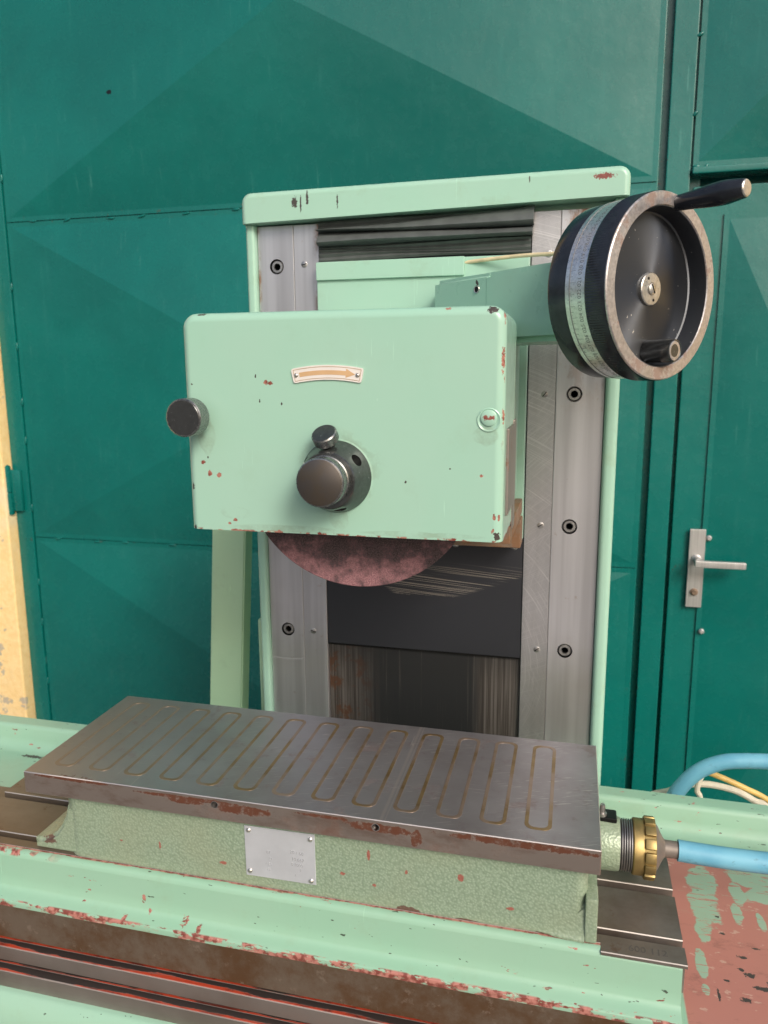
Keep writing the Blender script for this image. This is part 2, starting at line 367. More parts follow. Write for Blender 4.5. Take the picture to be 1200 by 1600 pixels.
def chuck_steel():
    m = M('chuck_ground_steel')
    g = m.noise(1.0, 3, 0.6, m.scl(4, 900, 4)); big = m.noise(6, 5, 0.6); mid = m.noise(24, 6, 0.65)
    col = m.mix(m.step(big, 0.35, 0.68), (0.40, 0.39, 0.41), (0.295, 0.275, 0.28))
    col = m.mix(m.mul(m.step(m.x, 0.18, -0.02), 0.55), col, (0.33, 0.25, 0.195))
    blue = m.mul(m.step(m.noise(11, 4), 0.45, 0.65), m.band(m.x, 0.08, 0.3, 0.08), 0.6)
    col = m.mix(blue, col, (0.36, 0.39, 0.395))
    front = m.step(m.y, 0.0015, 0.0005)
    col = m.mix(front, col, (0.36, 0.30, 0.265))
    band = m.mx(m.spots([(.1995,0,-.005,.07,.01,.0022),(.19,0,-.0085,.022,.01,.003),(.253,0,-.0095,.036,.01,.0055),(.395,0,-.008,.035,.01,.005),(.4316,0,-.0135,.006,.01,.009),(.53,0,-.0045,.075,.01,.0038),(.06,0,-.002,.05,.01,.0022),(.34,0,-.004,.03,.01,.002)], 0.4, 130))
    rust = m.mul(band, m.step(m.noise(120, 7, 0.75), 0.34, 0.50))
    fdark = m.mul(front, m.step(m.noise(26, 6, .7, m.scl(.6, 1, 1.6)), .48, .66), .55); col = m.mix(fdark, col, (0.20, 0.125, 0.095))
    mott = m.mul(m.step(mid, 0.57, 0.68), 0.35)
    rtop = m.mul(m.step(m.noise(16, 6, 0.7), 0.56, 0.72), m.mx(m.step(m.x, 0.55, 0.6), m.step(m.y, 0.02, 0.002), m.step(m.x, 0.1, 0.0)), 0.6)
    rr = m.mx(rust, mott, rtop)
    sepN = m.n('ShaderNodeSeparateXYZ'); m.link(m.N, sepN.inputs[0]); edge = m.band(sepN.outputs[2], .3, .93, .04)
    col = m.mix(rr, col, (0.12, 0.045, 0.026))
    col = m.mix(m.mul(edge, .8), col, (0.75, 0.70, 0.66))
    # fine scratches
    sc = m.noise(1.0, 2, 0.5, m.scl(22, 700, 30)); sc2 = m.noise(1.0, 2, 0.5, m.vm('MULTIPLY', m.vm('ADD', m.P, m.vm('MULTIPLY', m.P, (0, 0, 0))), (600, 14, 1)))
    scr = m.mul(m.step(m.y, 0.0008, 0.0016), m.mx(m.mul(m.step(sc, 0.66, 0.72), m.step(m.noise(20, 3), 0.45, 0.6)), m.mul(m.step(sc2, 0.70, 0.74), m.step(m.noise(14, 3), 0.45, 0.6))))
    cb = m.n('ShaderNodeCombineXYZ'); m.link(m.math('MULTIPLY', m.math('ADD', m.x, m.math('MULTIPLY', m.y, 2.6)), 22.0), cb.inputs[0]); m.link(m.math('MULTIPLY', m.math('SUBTRACT', m.y, m.math('MULTIPLY', m.x, .38)), 560.0), cb.inputs[1])
    sc3 = m.mul(m.step(m.noise(1, 2, .5, cb.outputs[0]), .62, .68), m.step(m.noise(16, 3), .42, .56), m.step(m.x, .12, .3), m.step(m.y, .001, .002))
    col = m.mix(m.mul(m.mx(scr, sc3), 0.55), col, (0.66, 0.63, 0.61))
    gr = m.mx(m.mul(m.band(m.math('MULTIPLY_ADD', m.y, 0.0, m.x), .3955, .3985, .001), 0.5), m.mul(m.band(m.x, .4005, .4015, .0006), .6), m.mul(m.band(m.x, .128, .1295, .0006), .35))
    col = m.mix(m.mul(gr, m.step(m.y, 0.0, 0.003)), col, (0.55, 0.5, 0.47))
    return m.out(col, m.math('MULTIPLY_ADD', g, 0.18, 0.30), m.math('MULTIPLY_ADD', rr, -0.6, 0.78), m.bump(m.math('ADD', g, m.math('MULTIPLY', mid, 0.6)), 0.12, 0.0005))
CHUCK = chuck_steel()
def pole_mat():
    m = M('pole_gap_brass'); nz = m.noise(45, 5, .6); big = m.noise(18, 4, .6)
    col = m.mix(m.step(nz, .35, .65), (0.22, 0.15, 0.07), (0.31, 0.225, 0.11))
    fade = m.mx(m.mul(m.step(m.x, .30, .0), .8), m.mul(m.step(big, .40, .58), .88))
    col = m.mix(fade, col, (0.35, 0.275, 0.225))
    return m.out(col, m.math('MULTIPLY_ADD', nz, .2, .30), .7, m.bump(nz, .1, .0003))
POLE = pole_mat()
def tslot_mat():
    m = M('table_slot_steel'); g = m.noise(1, 3, 0.6, m.scl(5, 700, 200)); b = m.noise(9, 6, 0.65)
    col = m.mix(m.step(b, 0.35, 0.7), (0.26, 0.235, 0.21), (0.165, 0.13, 0.105))
    col = m.mix(m.step(m.x, 0.3, 0.0), col, m.mix(0.5, col, (0.24, 0.18, 0.12)))
    col = m.mix(m.mul(m.step(m.noise(40, 6, .7), 0.6, 0.7), 0.6), col, (0.13, 0.06, 0.03))
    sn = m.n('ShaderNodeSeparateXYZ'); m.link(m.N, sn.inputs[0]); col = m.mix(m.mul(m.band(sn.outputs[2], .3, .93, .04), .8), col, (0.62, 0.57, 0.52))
    return m.out(col, m.math('MULTIPLY_ADD', g, .2, .36), 0.65, m.bump(g, .12, .0004))
TSLOT = tslot_mat()
def rail_mat(name, cross=False, rusty=False):
    m = M(name)
    g = m.noise(1.0, 3, 0.6, m.scl(900, 900, 5)); b = m.noise(4, 4, 0.6); st = m.noise(1.0, 3, 0.5, m.scl(70, 1, 2.5))
    col = m.mix(m.step(st, 0.3, 0.7), (0.50, 0.495, 0.515), (0.65, 0.645, 0.67))
    rough = m.math('MULTIPLY_ADD', g, 0.2, 0.28); h = g
    if cross:   # curved scraping marks crossing each other
        w = None
        for cx, cz in ((0.36, 0.02), (0.70, 0.10), (0.33, 0.50)):
            d = m.vm('LENGTH', m.vm('MULTIPLY', m.vm('SUBTRACT', m.P, (cx, 0, cz)), (1, 0, 1)))
            c_ = m.n('ShaderNodeCombineXYZ'); m.link(m.math('MULTIPLY', d, 1150.0), c_.inputs[0]); m.link(m.math('MULTIPLY', m.z, 22.0), c_.inputs[1]); c_.inputs[2].default_value = cx * 40
            s1 = m.step(m.noise(1, 2, 0.55, c_.outputs[0]), 0.54, 0.70)
            w = s1 if w is None else m.mx(w, m.math('MULTIPLY', s1, .6))
        col = m.mix(m.mul(w, 0.42), m.mix(0.6, col, (0.36, 0.355, 0.36)), (0.82, 0.81, 0.81)); h = m.math('ADD', g, w)
    if rusty:
        r = m.mul(m.step(m.noise(45, 6, 0.7, m.scl(1, 1, .5)), 0.46, 0.62), m.mx(m.step(m.x, 0.2195, 0.229), m.step(m.x, 0.150, 0.146)), m.step(m.z, 0.35, 0.5), 0.85)
        col = m.mix(r, col, (0.26, 0.12, 0.055)); col = m.mix(m.mul(m.step(m.noise(60, 5, .7), .62, .7), .4), col, (0.35, 0.24, 0.18))
        rough = m.math('ADD', rough, m.math('MULTIPLY', r, 0.3))
    col = m.mix(m.mul(m.step(b, 0.5, 0.75), 0.35), col, (0.36, 0.31, 0.28))
    return m.out(col, rough, 0.82, m.bump(h, 0.10, 0.0004))
RAIL = rail_mat('rail_ground_steel', rusty=True); RAILX = rail_mat('rail_scraped_steel', cross=True)
def plate_mat():
    m = M('dark_slide_plate'); g = m.noise(1, 3, 0.6, m.scl(8, 8, 900))
    d = m.math('MULTIPLY_ADD', m.x, 0.075, m.z)         # scratches fall slightly to the right
    lin = m.step(m.noise(1, 1, 0.5, m.n('ShaderNodeCombineXYZ').outputs[0]), 0, 1)
    cb = m.n('ShaderNodeCombineXYZ'); m.link(m.math('MULTIPLY', m.x, 4.0), cb.inputs[0]); m.link(m.math('MULTIPLY', d, 620.0), cb.inputs[2])
    s = m.step(m.noise(1, 2, 0.6, cb.outputs[0]), 0.53, 0.60)
    left = m.math('MULTIPLY_ADD', m.math('SUBTRACT', 0.165, m.z), -1.2, 0.356)
    reg = m.mul(m.step(m.math('ADD', m.z, m.math('MULTIPLY', m.noise(300, 1), .004)), .119, .1225), m.step(m.z, .168, .158),
                m.step(m.math('ADD', m.x, m.math('MULTIPLY', m.z, 1.4)), .49, .50), m.step(m.math('SUBTRACT', m.x, m.math('MULTIPLY', m.z, 2.6)), .114, .10))
    fade = m.step(m.z, .17, .145, 0.3, 1.0)
    col = m.mix(m.mul(s, reg, fade, .55), m.mix(m.step(m.noise(6, 4), .4, .7), (0.028, 0.030, 0.036), (0.042, 0.043, 0.050)), (0.42, 0.37, 0.31))
    return m.out(col, m.math('MULTIPLY_ADD', g, 0.15, 0.36), 0.35, m.bump(g, 0.06, .0004))
PLATE = plate_mat()
def lowplate_mat():
    m = M('rust_streaked_plate'); st = m.noise(1, 5, 0.65, m.scl(90, 90, 3)); st2 = m.noise(1, 4, 0.6, m.scl(420, 1, 5))
    edge = m.mx(m.step(m.math('ADD', m.x, m.math('MULTIPLY', st, .06)), 0.35, 0.27), m.step(m.math('ADD', m.x, m.math('MULTIPLY', st, .05)), 0.455, 0.49))
    brown = m.mix(m.step(st2, .35, .65), (0.040, 0.033, 0.028), (0.115, 0.105, 0.096))
    brown = m.mix(m.mul(m.step(m.noise(35, 6, .7), .5, .6), m.step(m.x, 0.33, 0.26)), brown, (0.085, 0.04, 0.022))
    col = m.mix(m.mul(edge, m.step(m.z, 0.035, -0.01, .55, 1)), (0.018, 0.019, 0.02), brown)
    col = m.mix(m.mul(m.step(st2, .6, .75), .4), col, (0.16, 0.14, 0.12))
    return m.out(col, 0.5, 0.3, m.bump(st2, .1, .0006))
LOWPL = lowplate_mat()
RUBBER = plain('bellows_rubber', (0.085, 0.095, 0.093), 0.36, nscale=60, amt=0.12, bump=.12)
BLACKM = plain('black_oxide', (0.018, 0.021, 0.028), 0.24, 0.0, nscale=90, amt=0.2, bump=.03)
def disc_mat():
    m = M('turned_black_disc'); c = Vector((0.6387, 0.14, 0.4959))
    d = m.vm('DISTANCE', m.P, tuple(c)); g = m.noise(1, 2, 0.5, m.scl(1, 1, 1))
    ring = m.math('SINE', m.math('MULTIPLY', d, 5200.0)); ring = m.math('MULTIPLY_ADD', ring, 0.5, 0.5)
    tg = m.n('ShaderNodeTangent', direction_type='RADIAL', axis='Z')
    fl = m.step(m.noise(260, 2, .5), .73, .75)
    col = m.mix(fl, (0.105, 0.112, 0.125), (0.5, 0.48, 0.45))
    return m.out(col, m.math('MULTIPLY_ADD', m.noise(30, 4),   .10, .33), 0.9, m.bump(ring, .03, .0002), Anisotropic=0.92, Tangent=tg.outputs[0])
DISC = disc_mat()
RIM = steel('rim_bare_steel', (0.58, 0.55, 0.54), 0.34, (300, 300, 300), rust=.9, metal=0.85, scr=.06, rustcol=(0.25, 0.165, 0.13))
DIAL = steel('dial_satin_chrome', (0.86, 0.85, 0.85), 0.30, (400, 400, 400), rust=0.15, metal=0.9, scr=.04)
INK = plain('engraving_ink', (0.21, 0.21, 0.21), 0.6)
INKL = plain('stamped_mark', (0.42, 0.43, 0.46), 0.5, 0.5)
NICKEL = steel('nickel', (0.62, 0.60, 0.56), 0.3, (200, 200, 200), rust=0.2, scr=.05)
KNOBS = steel('knob_dark_steel', (0.13, 0.135, 0.135), 0.22, (300, 300, 300), rust=0.25, metal=0.85, scr=.05, rustcol=(.08, .06, .04))
KNURL = steel('knob_knurl_steel', (0.26, 0.265, 0.265), 0.26, (300, 300, 300), metal=0.9, scr=.05)
def turned():
    m = M('turned_brown_face'); d = m.vm('LENGTH', m.vm('MULTIPLY', m.vm('SUBTRACT', m.P, (0.350, 0, 0.3262)), (1, 0, 1)))
    s = m.math('MULTIPLY_ADD', m.math('SINE', m.math('MULTIPLY', d, 5200.0)), .5, .5)
    col = m.mix(m.step(m.noise(50, 5), .4, .65), (0.115, 0.102, 0.093), (0.125, 0.102, 0.08))
    return m.out(col, 0.40, 0.75, m.bump(s, .15, .0002))
TURN = turned()
SOCK = plain('socket_black', (0.012, 0.012, 0.012), 0.3, 0.5)
BOLT = steel('bolt_steel', (0.46, 0.45, 0.44), 0.35, (100, 100, 100), rust=.2)
RUSTY = steel('rusty_bracket', (0.24, 0.17, 0.12), 0.55, (60, 60, 60), rust=1.0, metal=.35, rustcol=(.20, .095, .04))
STRIP = steel('strip_steel', (0.33, 0.29, 0.27), 0.38, (400, 400, 5), rust=.35, metal=.8)
def wheel_mat():
    m = M('grinding_wheel_abrasive'); g = m.noise(760, 2, 0.85); v = m.voro(620, 'F1', out=1)
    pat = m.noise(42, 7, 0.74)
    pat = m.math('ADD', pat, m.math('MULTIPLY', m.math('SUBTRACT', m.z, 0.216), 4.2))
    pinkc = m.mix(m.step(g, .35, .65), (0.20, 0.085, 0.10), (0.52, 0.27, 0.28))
    dirt_shade = m.mix(m.step(g, .35, .7), (0.02, 0.017, 0.019), (0.17, 0.11, 0.115))
    col = m.mix(m.step(m.math('ADD', pat, m.math('MULTIPLY', m.math('SUBTRACT', g, .5), .75)), .43, .60), pinkc, dirt_shade)
    return m.out(col, 0.75, 0.0, m.bump(g, .8, .0012))
WHEEL = wheel_mat()
BRASS = steel('brass', (0.38, 0.285, 0.12), 0.45, (80, 80, 80), rust=.45, metal=.85, rustcol=(.22, .14, .05))
THREAD = steel('thread_steel', (0.40, 0.39, 0.38), 0.35, (100, 100, 100), rust=.2)
def hose_mat():
    m = M('blue_hose'); nz = m.noise(30, 5, .6); sc = m.mul(m.step(m.noise(75, 6, .75, m.scl(.5, 1, 1)), .58, .68), .5)
    col = m.mix(m.step(nz, .3, .7), (0.115, 0.35, 0.49), (0.165, 0.43, 0.56)); col = m.mix(sc, col, (0.06, 0.12, 0.16))
    return m.out(col, m.math('MULTIPLY_ADD', nz, .25, .38), 0.0, m.bump(nz, .15, .0008))
HOSE = hose_mat()
WHITEC = plain('cream_cable', (0.66, 0.60, 0.48), 0.5, nscale=50, amt=.1)
YELC = plain('yellow_cable', (0.78, 0.52, 0.16), 0.5, nscale=50, amt=.1)
OILT = plain('cream_oil_tube', (0.62, 0.52, 0.33), 0.45)
ALU = plain('aluminium_plate', (0.72, 0.745, 0.79), 0.36, 0.55, nscale=25, amt=.06, bump=.03)
IVORY = plain('ivory_plate', (0.70, 0.66, 0.62), 0.35, amt=.04)
TAN = plain('tan_print', (0.56, 0.36, 0.19), 0.45, amt=.06)
TANL = plain('tan_line', (0.42, 0.30, 0.20), 0.45, amt=.06)
def face_mat():
    m = M('brown_table_face'); st = m.noise(14, 7, .72); g = m.noise(1, 3, .6, m.scl(6, 6, 700))
    col = m.mix(m.step(st, .38, .62), (0.15, 0.115, 0.085), (0.105, 0.055, 0.026))
    col = m.mix(m.mul(m.step(m.noise(60, 5, .7), .58, .68), .5), col, (0.24, 0.19, 0.15))
    return m.out(col, .5, .4, m.bump(st, .15, .0006))
FACE = face_mat()
def way_mat():
    m = M('red_smeared_way_steel'); g = m.noise(1, 3, .6, m.scl(8, 900, 900)); b = m.noise(7, 5)
    col = m.mix(m.step(b, .35, .65), (0.30, 0.265, 0.24), (0.22, 0.185, 0.16))
    sepN = m.n('ShaderNodeSeparateXYZ'); m.link(m.N, sepN.inputs[0])
    up = m.step(sepN.outputs[2], .5, .8)
    t = m.math('FRACT', m.math('MULTIPLY', m.math('ADD', m.y, .036), 100.0))
    nz = m.noise(20, 6, .72, m.scl(.3, 2.2, 1)); big = m.noise(5, 3, .5, m.scl(1, 1, 1))
    lim = m.math('MULTIPLY_ADD', big, 1.5, -.38)
    inb = m.step(m.math('ADD', m.math('SUBTRACT', t, lim), m.math('MULTIPLY_ADD', nz, 1.6, -.8)), -.06, .10, 1, 0)
    redm = m.mul(up, inb); dirt_shade = m.mul(up, m.math('SUBTRACT', 1.0, inb))  # dark rear of the way tops: shade under the table put into the colour
    col = m.mix(m.mul(dirt_shade, m.step(t, .05, .14)), col, (0.035, 0.027, 0.024))
    rc = m.mix(m.step(m.noise(70, 5, .7, m.scl(.4, 1, 1)), .44, .62), (0.46, 0.055, 0.022), (0.12, 0.022, 0.014))
    col = m.mix(m.mul(redm, m.step(t, .03, .10)), col, rc)
    return m.out(col, m.math('MULTIPLY_ADD', g, .2, .38), m.math('MULTIPLY_ADD', up, -.6, .7), m.bump(g, .08, .0004))
WAY = way_mat()
WHITEP = steel('door_hardware_aluminium', (0.50, 0.49, 0.48), 0.42, (300, 300, 5), rust=.15, metal=.6)

# ------------------------------------------------------------------ ground
def structure(name, bm, mat, label):
    o = obj(name, bm, mat, smooth=None); o['kind'] = 'structure'; o['label'] = label; return o
bm = bmesh.new(); bmesh.ops.create_grid(bm, x_segments=2, y_segments=2, size=70); bmesh.ops.translate(bm, verts=bm.verts, vec=(0, 0, -1.0))
structure('ground', bm, CONC, 'grey concrete yard under the machine')

# ------------------------------------------------------------------ yellow wall
wl = thing('plaster_wall', 'sunlit yellow plastered wall with grey patches left of the green gate', 'wall', (-1.9, 1.35, -1.0))
obj('plaster', box(-2.75, -1.078, 1.262, 1.7, -1.0, 2.9, .008), YELLOW, wl, wn=True)

obj('plaster', box(1.835, 4.2, 1.262, 1.7, -1.0, 2.9, .008), YELLOW, wl, wn=True)

# ------------------------------------------------------------------ gate: big leaf of cross-broken sheets
def pyramid(x0, x1, z0, z1, y, depth, nx=10):
    """sheet with a shallow four-sided point towards the viewer and a thin flat rim"""
    bm = bmesh.new(); r = .012
    o = [(x0, z0), (x1, z0), (x1, z1), (x0, z1)]; i = [(x0 + r, z0 + r), (x1 - r, z0 + r), (x1 - r, z1 - r), (x0 + r, z1 - r)]
    B = [bm.verts.new((a, y + .004, b)) for a, b in o]; O = [bm.verts.new((a, y, b)) for a, b in o]; I = [bm.verts.new((a, y, b)) for a, b in i]
    c = bm.verts.new(((x0 + x1) / 2, y - depth, (z0 + z1) / 2))
    for k in range(4):
        j = (k + 1) % 4
        bm.faces.new((B[k], B[j], O[j], O[k])); bm.faces.new((O[k], O[j], I[j], I[k])); bm.faces.new((I[k], I[j], c))
    bm.faces.new(B[::-1])
    return bm
GY = 1.30
gl = thing('gate_leaf', 'big dark teal steel gate leaf of cross-creased sheets behind the machine', 'gate', (-0.15, GY, -0.98))
obj('frame', box(-1.03, .727, GY + .006, GY + .05, -.975, 2.67, .003), GATE, gl, wn=True)
zs = [-.970, -.066, .842, 1.752, 2.66]
pan = None
for a, b in zip(zs, zs[1:]):
    obj('sheet_panel', pyramid(-1.016, .724, a + .0012, b - .0012, GY, .07), GATE, gl, smooth=3)
obj('stile', box(-1.075, -1.021, GY - .004, GY + .05, -.975, 2.67, .004), GATE, gl, wn=True)
bead = bmesh.new(); bmesh.ops.create_icosphere(bead, subdivisions=2, radius=1.0); xf(bead, Matrix.Diagonal((.012, .0022, .0035, 1)))
bead0 = obj('weld_bead', bead, GATE, gl, loc=(-.93, GY - .001, .842))
for z in (.842, -.066):
    x = -.93
    while x < .70:
        if not (z == .842 and x < -.92):
            again(bead0, (x + random.uniform(-.01, .01), GY - .001, z - .003 + random.uniform(-.002, .002)), rot=(0, random.uniform(-.3, .3), 0))
        x += random.uniform(.09, .17)
for z in [-.8, -.5, -.33, -.2, .02, .2, .33, .5, .66, .95, 1.1, 1.3]:
    again(bead0, (-1.0185, GY - .002, z + random.uniform(-.03, .03)), rot=(0, pi / 2, 0))
hg = bmesh.new()
lathe((-1.083, GY - .018, .005), (0, 0, 1), [(0, .012), (.062, .012), (.064, .010), (.067, .010), (.069, .012), (.145, .012), (.150, .006)], 20, hg)
box(-1.083, -1.04, GY - .016, GY - .0045, .015, .14, .002, bm=hg)
obj('hinge', hg, GATE, gl)

# right-hand leaf
gr = thing('gate_side_leaf', 'teal gate bay right of the dark gap, framing the narrow door', 'gate', (1.1, GY, -0.98))
obj('stile', box(.742, .794, GY - .004, GY + .05, -.975, 2.67, .003), GATE, gr, wn=True)
obj('back_frame', box(.796, 1.75, GY + .012, GY + .05, .852, 2.67, .002), GATE, gr, wn=True)
obj('sheet_panel', pyramid(.799, 1.70, .868, 1.752, GY + .002, .07), GATE, gr, smooth=3)
obj('sheet_panel', pyramid(.799, 1.70, 1.76, 2.66, GY + .002, .07), GATE, gr, smooth=3)
obj('transom', box(.797, 1.75, GY - .014, GY + .045, .851, .866, .003), GATE, gr, wn=True)
obj('door_head', box(.797, 1.75, GY + .07, GY + .10, .78, .90), GATE, gr)
obj('door_jamb', box(.79, .82, GY + .03, GY + .06, -.975, .86), GATE, gr)
obj('stile', box(1.752, 1.825, GY - .004, GY + .05, -.975, 2.67, .003), GATE, gr, wn=True)
obj('door_jamb', box(1.695, 1.7515, GY, GY + .05, -.975, .85, .003), GATE, gr, wn=True)
obj('backing_strip', box(.722, .745, GY + .02, GY + .05, -.975, 2.67), GATE, gr)
lump = bmesh.new(); bmesh.ops.create_icosphere(lump, subdivisions=2, radius=1); xf(lump, Matrix.Diagonal((.009, .004, .004, 1)))
l0 = obj('weld_bead', lump, GATE, gr, loc=(.806, GY - .004, .868))
for (x, z) in ((.797, .98), (.797, 1.14), (.825, .8665)): again(l0, (x, GY - .002, z), rot=(0, random.uniform(0, 3), 0))

wd = thing('wicket_door', 'narrow dark teal door with lever handle set in the right gate bay', 'door', (1.1, GY, -0.97))
obj('door_sheet', box(.803, 1.69, GY + .004, GY + .04, -.97, .827, .003), GATE, wd, wn=True)
bm = pyramid(.872, 1.62, -.86, .765, GY - .001, .055); obj('raised_panel', bm, GATE, wd, smooth=3)
lp = obj('lock_plate', box(.843, .880, GY - .010, GY - .003, -.155, .041, .002), WHITEP, wd, wn=True)
bm = lathe((.8615, GY - .010, -.032), (0, -1, 0), [(0, .011), (.004, .011), (.006, .008), (.035, .008)], 20)
obj('rose', bm, WHITEP, lp)
bm = box(.852, .965, GY - .058, GY - .046, -.043, -.026, .003); obj('lever', bm, WHITEP, lp, wn=True)
bm = lathe((.861, GY - .010, -.115), (0, -1, 0), [(0, .009), (.004, .009), (.005, .006), (.008, .0055)], 20); obj('keyhole_cylinder', bm, RUSTY, lp)
b0 = obj('bolt_head', lathe((0, 0, 0), (0, -1, 0), [(0, .007), (.005, .007), (.008, .004)], 8), WHITEP, wd, loc=(.885, GY - .004, -.216))
again(b0, (.887, GY - .004, .020))

# ------------------------------------------------------------------ machine bed
bed = thing('machine_bed', 'mint green machine base with red smeared slideways under the worktable', 'machine base', (.276, .2, -1.0))
prof = [(-.034, -.2382), (-.040, -.2384), (-.0435, -.2405), (-.052, -.262), (-.054, -.275), (-.054, -.95), (-.050, -1.0), (.62, -1.0), (.62, -.60), (.34, -.56), (.30, -.30), (.02, -.30), (.02, -.2382)]
obj('body', prism(prof, 'x', -.46, 1.0), BEDP, bed, smooth=40)
obj('slideway', prism([(-.0250, -.1980), (-.026, -.1990), (-.026, -.2149), (.05, -.2149), (.05, -.1980)], 'x', -.45, .99), WAY, bed, smooth=20)
obj('slideway', prism([(-.0350, -.2187), (-.036, -.2197), (-.036, -.2400), (.05, -.2400), (.05, -.2187)], 'x', -.45, .99), WAY, bed, smooth=20)

# ------------------------------------------------------------------ worktable
wt = thing('worktable', 'worn mint green sliding table with red primer showing and steel slots', 'machine table', (.276, .15, -.21))
tp = [(-.018, -.1478), (-.0172, -.1466), (-.012, -.1447), (-.0075, -.1432), (-.0045, -.141), (-.0030, -.1385), (-.0012, -.128), (-.0002, -.1065), (.0006, -.1050), (.0022, -.1036)]
bm = bmesh.new()
# front flange and riser are one swept skin along the block, the tray goes on at the right and behind
front = prism(tp + [(.012, -.1036), (.012, -.19), (-.012, -.19), (-.018, -.1532)], 'x', -.47, .674)
bm = front
prism([(-.0002, -.1062), (.0006, -.1030), (.0024, -.1008), (.0055, -.0999), (.0094, -.0997), (.0094, -.1062)], 'x', -.47, .6034, bm)
tray = [(-.018, -.1532), (-.018, -.1512), (-.0165, -.150), (.272, -.150), (.281, -.1485), (.288, -.143), (.2905, -.134), (.293, -.121), (.296, -.1165), (.300, -.115), (.318, -.115), (.318, -.19), (-.012, -.19)]
prism(tray, 'x', .674, 1.0, bm)
tray2 = [(.0125, -.1512), (.0125, -.150)] + tray[3:12] + [(.0125, -.19)]
prism(tray2, 'x', -.47, .674, bm)
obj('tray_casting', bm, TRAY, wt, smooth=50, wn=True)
# brown machined front face under the paint edge
obj('front_face', prism([(-.0165, -.1520), (-.0180, -.1535), (-.0180, -.1930), (-.0165, -.1940), (-.005, -.1940), (-.005, -.1520)], 'x', -.45, .99), FACE, wt, smooth=20)
# core of the block and slotted steel top
def strip(y0, y1, x0, x1, name='slot_strip', zt=-.1):
    z0 = -.1034 if False else -.1395
    lip = .004
    pr = [(y0 + .0008, zt), (y1 - .0008, zt), (y1, zt - .0008), (y1, zt - .008), (y1 - lip, zt - .008), (y1 - lip, z0), (y0 + lip, z0), (y0 + lip, zt - .008), (y0, zt - .008), (y0, zt - .0008)]
    bm = prism(pr, 'x', x0, x1)
    return obj(name, bm, TSLOT, wt, smooth=25)
XL, XR = -.122, .677
obj('block_core', box(-.46, .672, .0128, .1695, -.149, -.139), TSLOT, wt)
strip(.103, .170, XL, XR)
strip(.0305, .093, XL - .03, XR + .0005)
def cstrip(y0, x0, x1):
    return prism([(y0, -.1034), (y0, -.1006), (y0 + .0008, -.1), (.0215, -.1), (.0222, -.1008), (.0222, -.108), (.018, -.108), (.018, -.1395), (.0126, -.1395), (.0126, -.1034)], 'x', x0, x1)
front = cstrip(.0096, XL - .06, .6035)
obj('slot_strip', front, TSLOT, wt, smooth=25); front = cstrip(-.0008, .6036, XR + .001)
obj('slot_strip', front, TSLOT, wt, smooth=25)
# stamped figures on the front strip
t = text_bm('600 112', .0105, .0001); xf(t, Matrix.Translation((.645, .0095, -.0998))); obj('stamped_number', t, plain('stamp_dark', (.13, .12, .11), .5, .5), wt, smooth=None)

# ------------------------------------------------------------------ magnetic chuck
ch = thing('magnetic_chuck', 'rectangular steel magnetic chuck with serpentine pole lines on green hammered base', 'magnetic chuck', (.3, .1, -.1))
plate = box(0, .6, 0, .2, -.0245, 0, .0007, 1)
plate = cut(plate, [lathe((x, -.01, -.0078), (0, 1, 0), [(0, .0034), (.028, .0034)], 20) for x in (.2243, .3923)])
pl = obj('top_plate', plate, CHUCK, ch, smooth=25)
for x in (.2243, .3923):
    obj('bolt_hole', lathe((x, .0006, -.0078), (0, 1, 0), [(0, .0041), (-.0008, .0040), (-.0008, .0034), (.0, .0034), (.010, .0034), (.0105, 0)], 20, cap0=False), BOLT, pl)
# pole loops: narrow racetrack inlays, each let into the plate
def loop(xc, y0, y1, hw, wd_):
    bm = bmesh.new(); n = 8; outer = []; inner = []
    for (r, L) in ((hw, outer), (hw - wd_, inner)):
        rr = .0085 if r == hw else .0085 - wd_ * .5
        for cx, cy, a0 in ((xc + r - rr, y1 - (hw - r) - rr, 0), (xc - r + rr, y1 - (hw - r) - rr, 90), (xc - r + rr, y0 + (hw - r) + rr, 180), (xc + r - rr, y0 + (hw - r) + rr, 270)):
            for k in range(n): 
                a = radians(a0 + 90 * k / (n - 1)); L.append((cx + rr * cos(a), cy + rr * sin(a)))
    def ring(L, z): return [bm.verts.new((x, y, z)) for x, y in L]
    A, B = ring(outer, .0003), ring(inner, .0003); A2, B2 = ring(outer, -.002), ring(inner, -.002); N = len(A)
    for k in range(N):
        j = (k + 1) % N
        bm.faces.new((A[k], A[j], B[j], B[k])); bm.faces.new((A[k], A2[k], A2[j], A[j])); bm.faces.new((B[k], B[j], B2[j], B2[k])); bm.faces.new((A2[k], B2[k], B2[j], A2[j]))
    return bm
for k in range(13):
    obj('pole_loop', loop(.5432 - k * .0425, .0195, .185, .0127, .0036), POLE, ch, smooth=None)
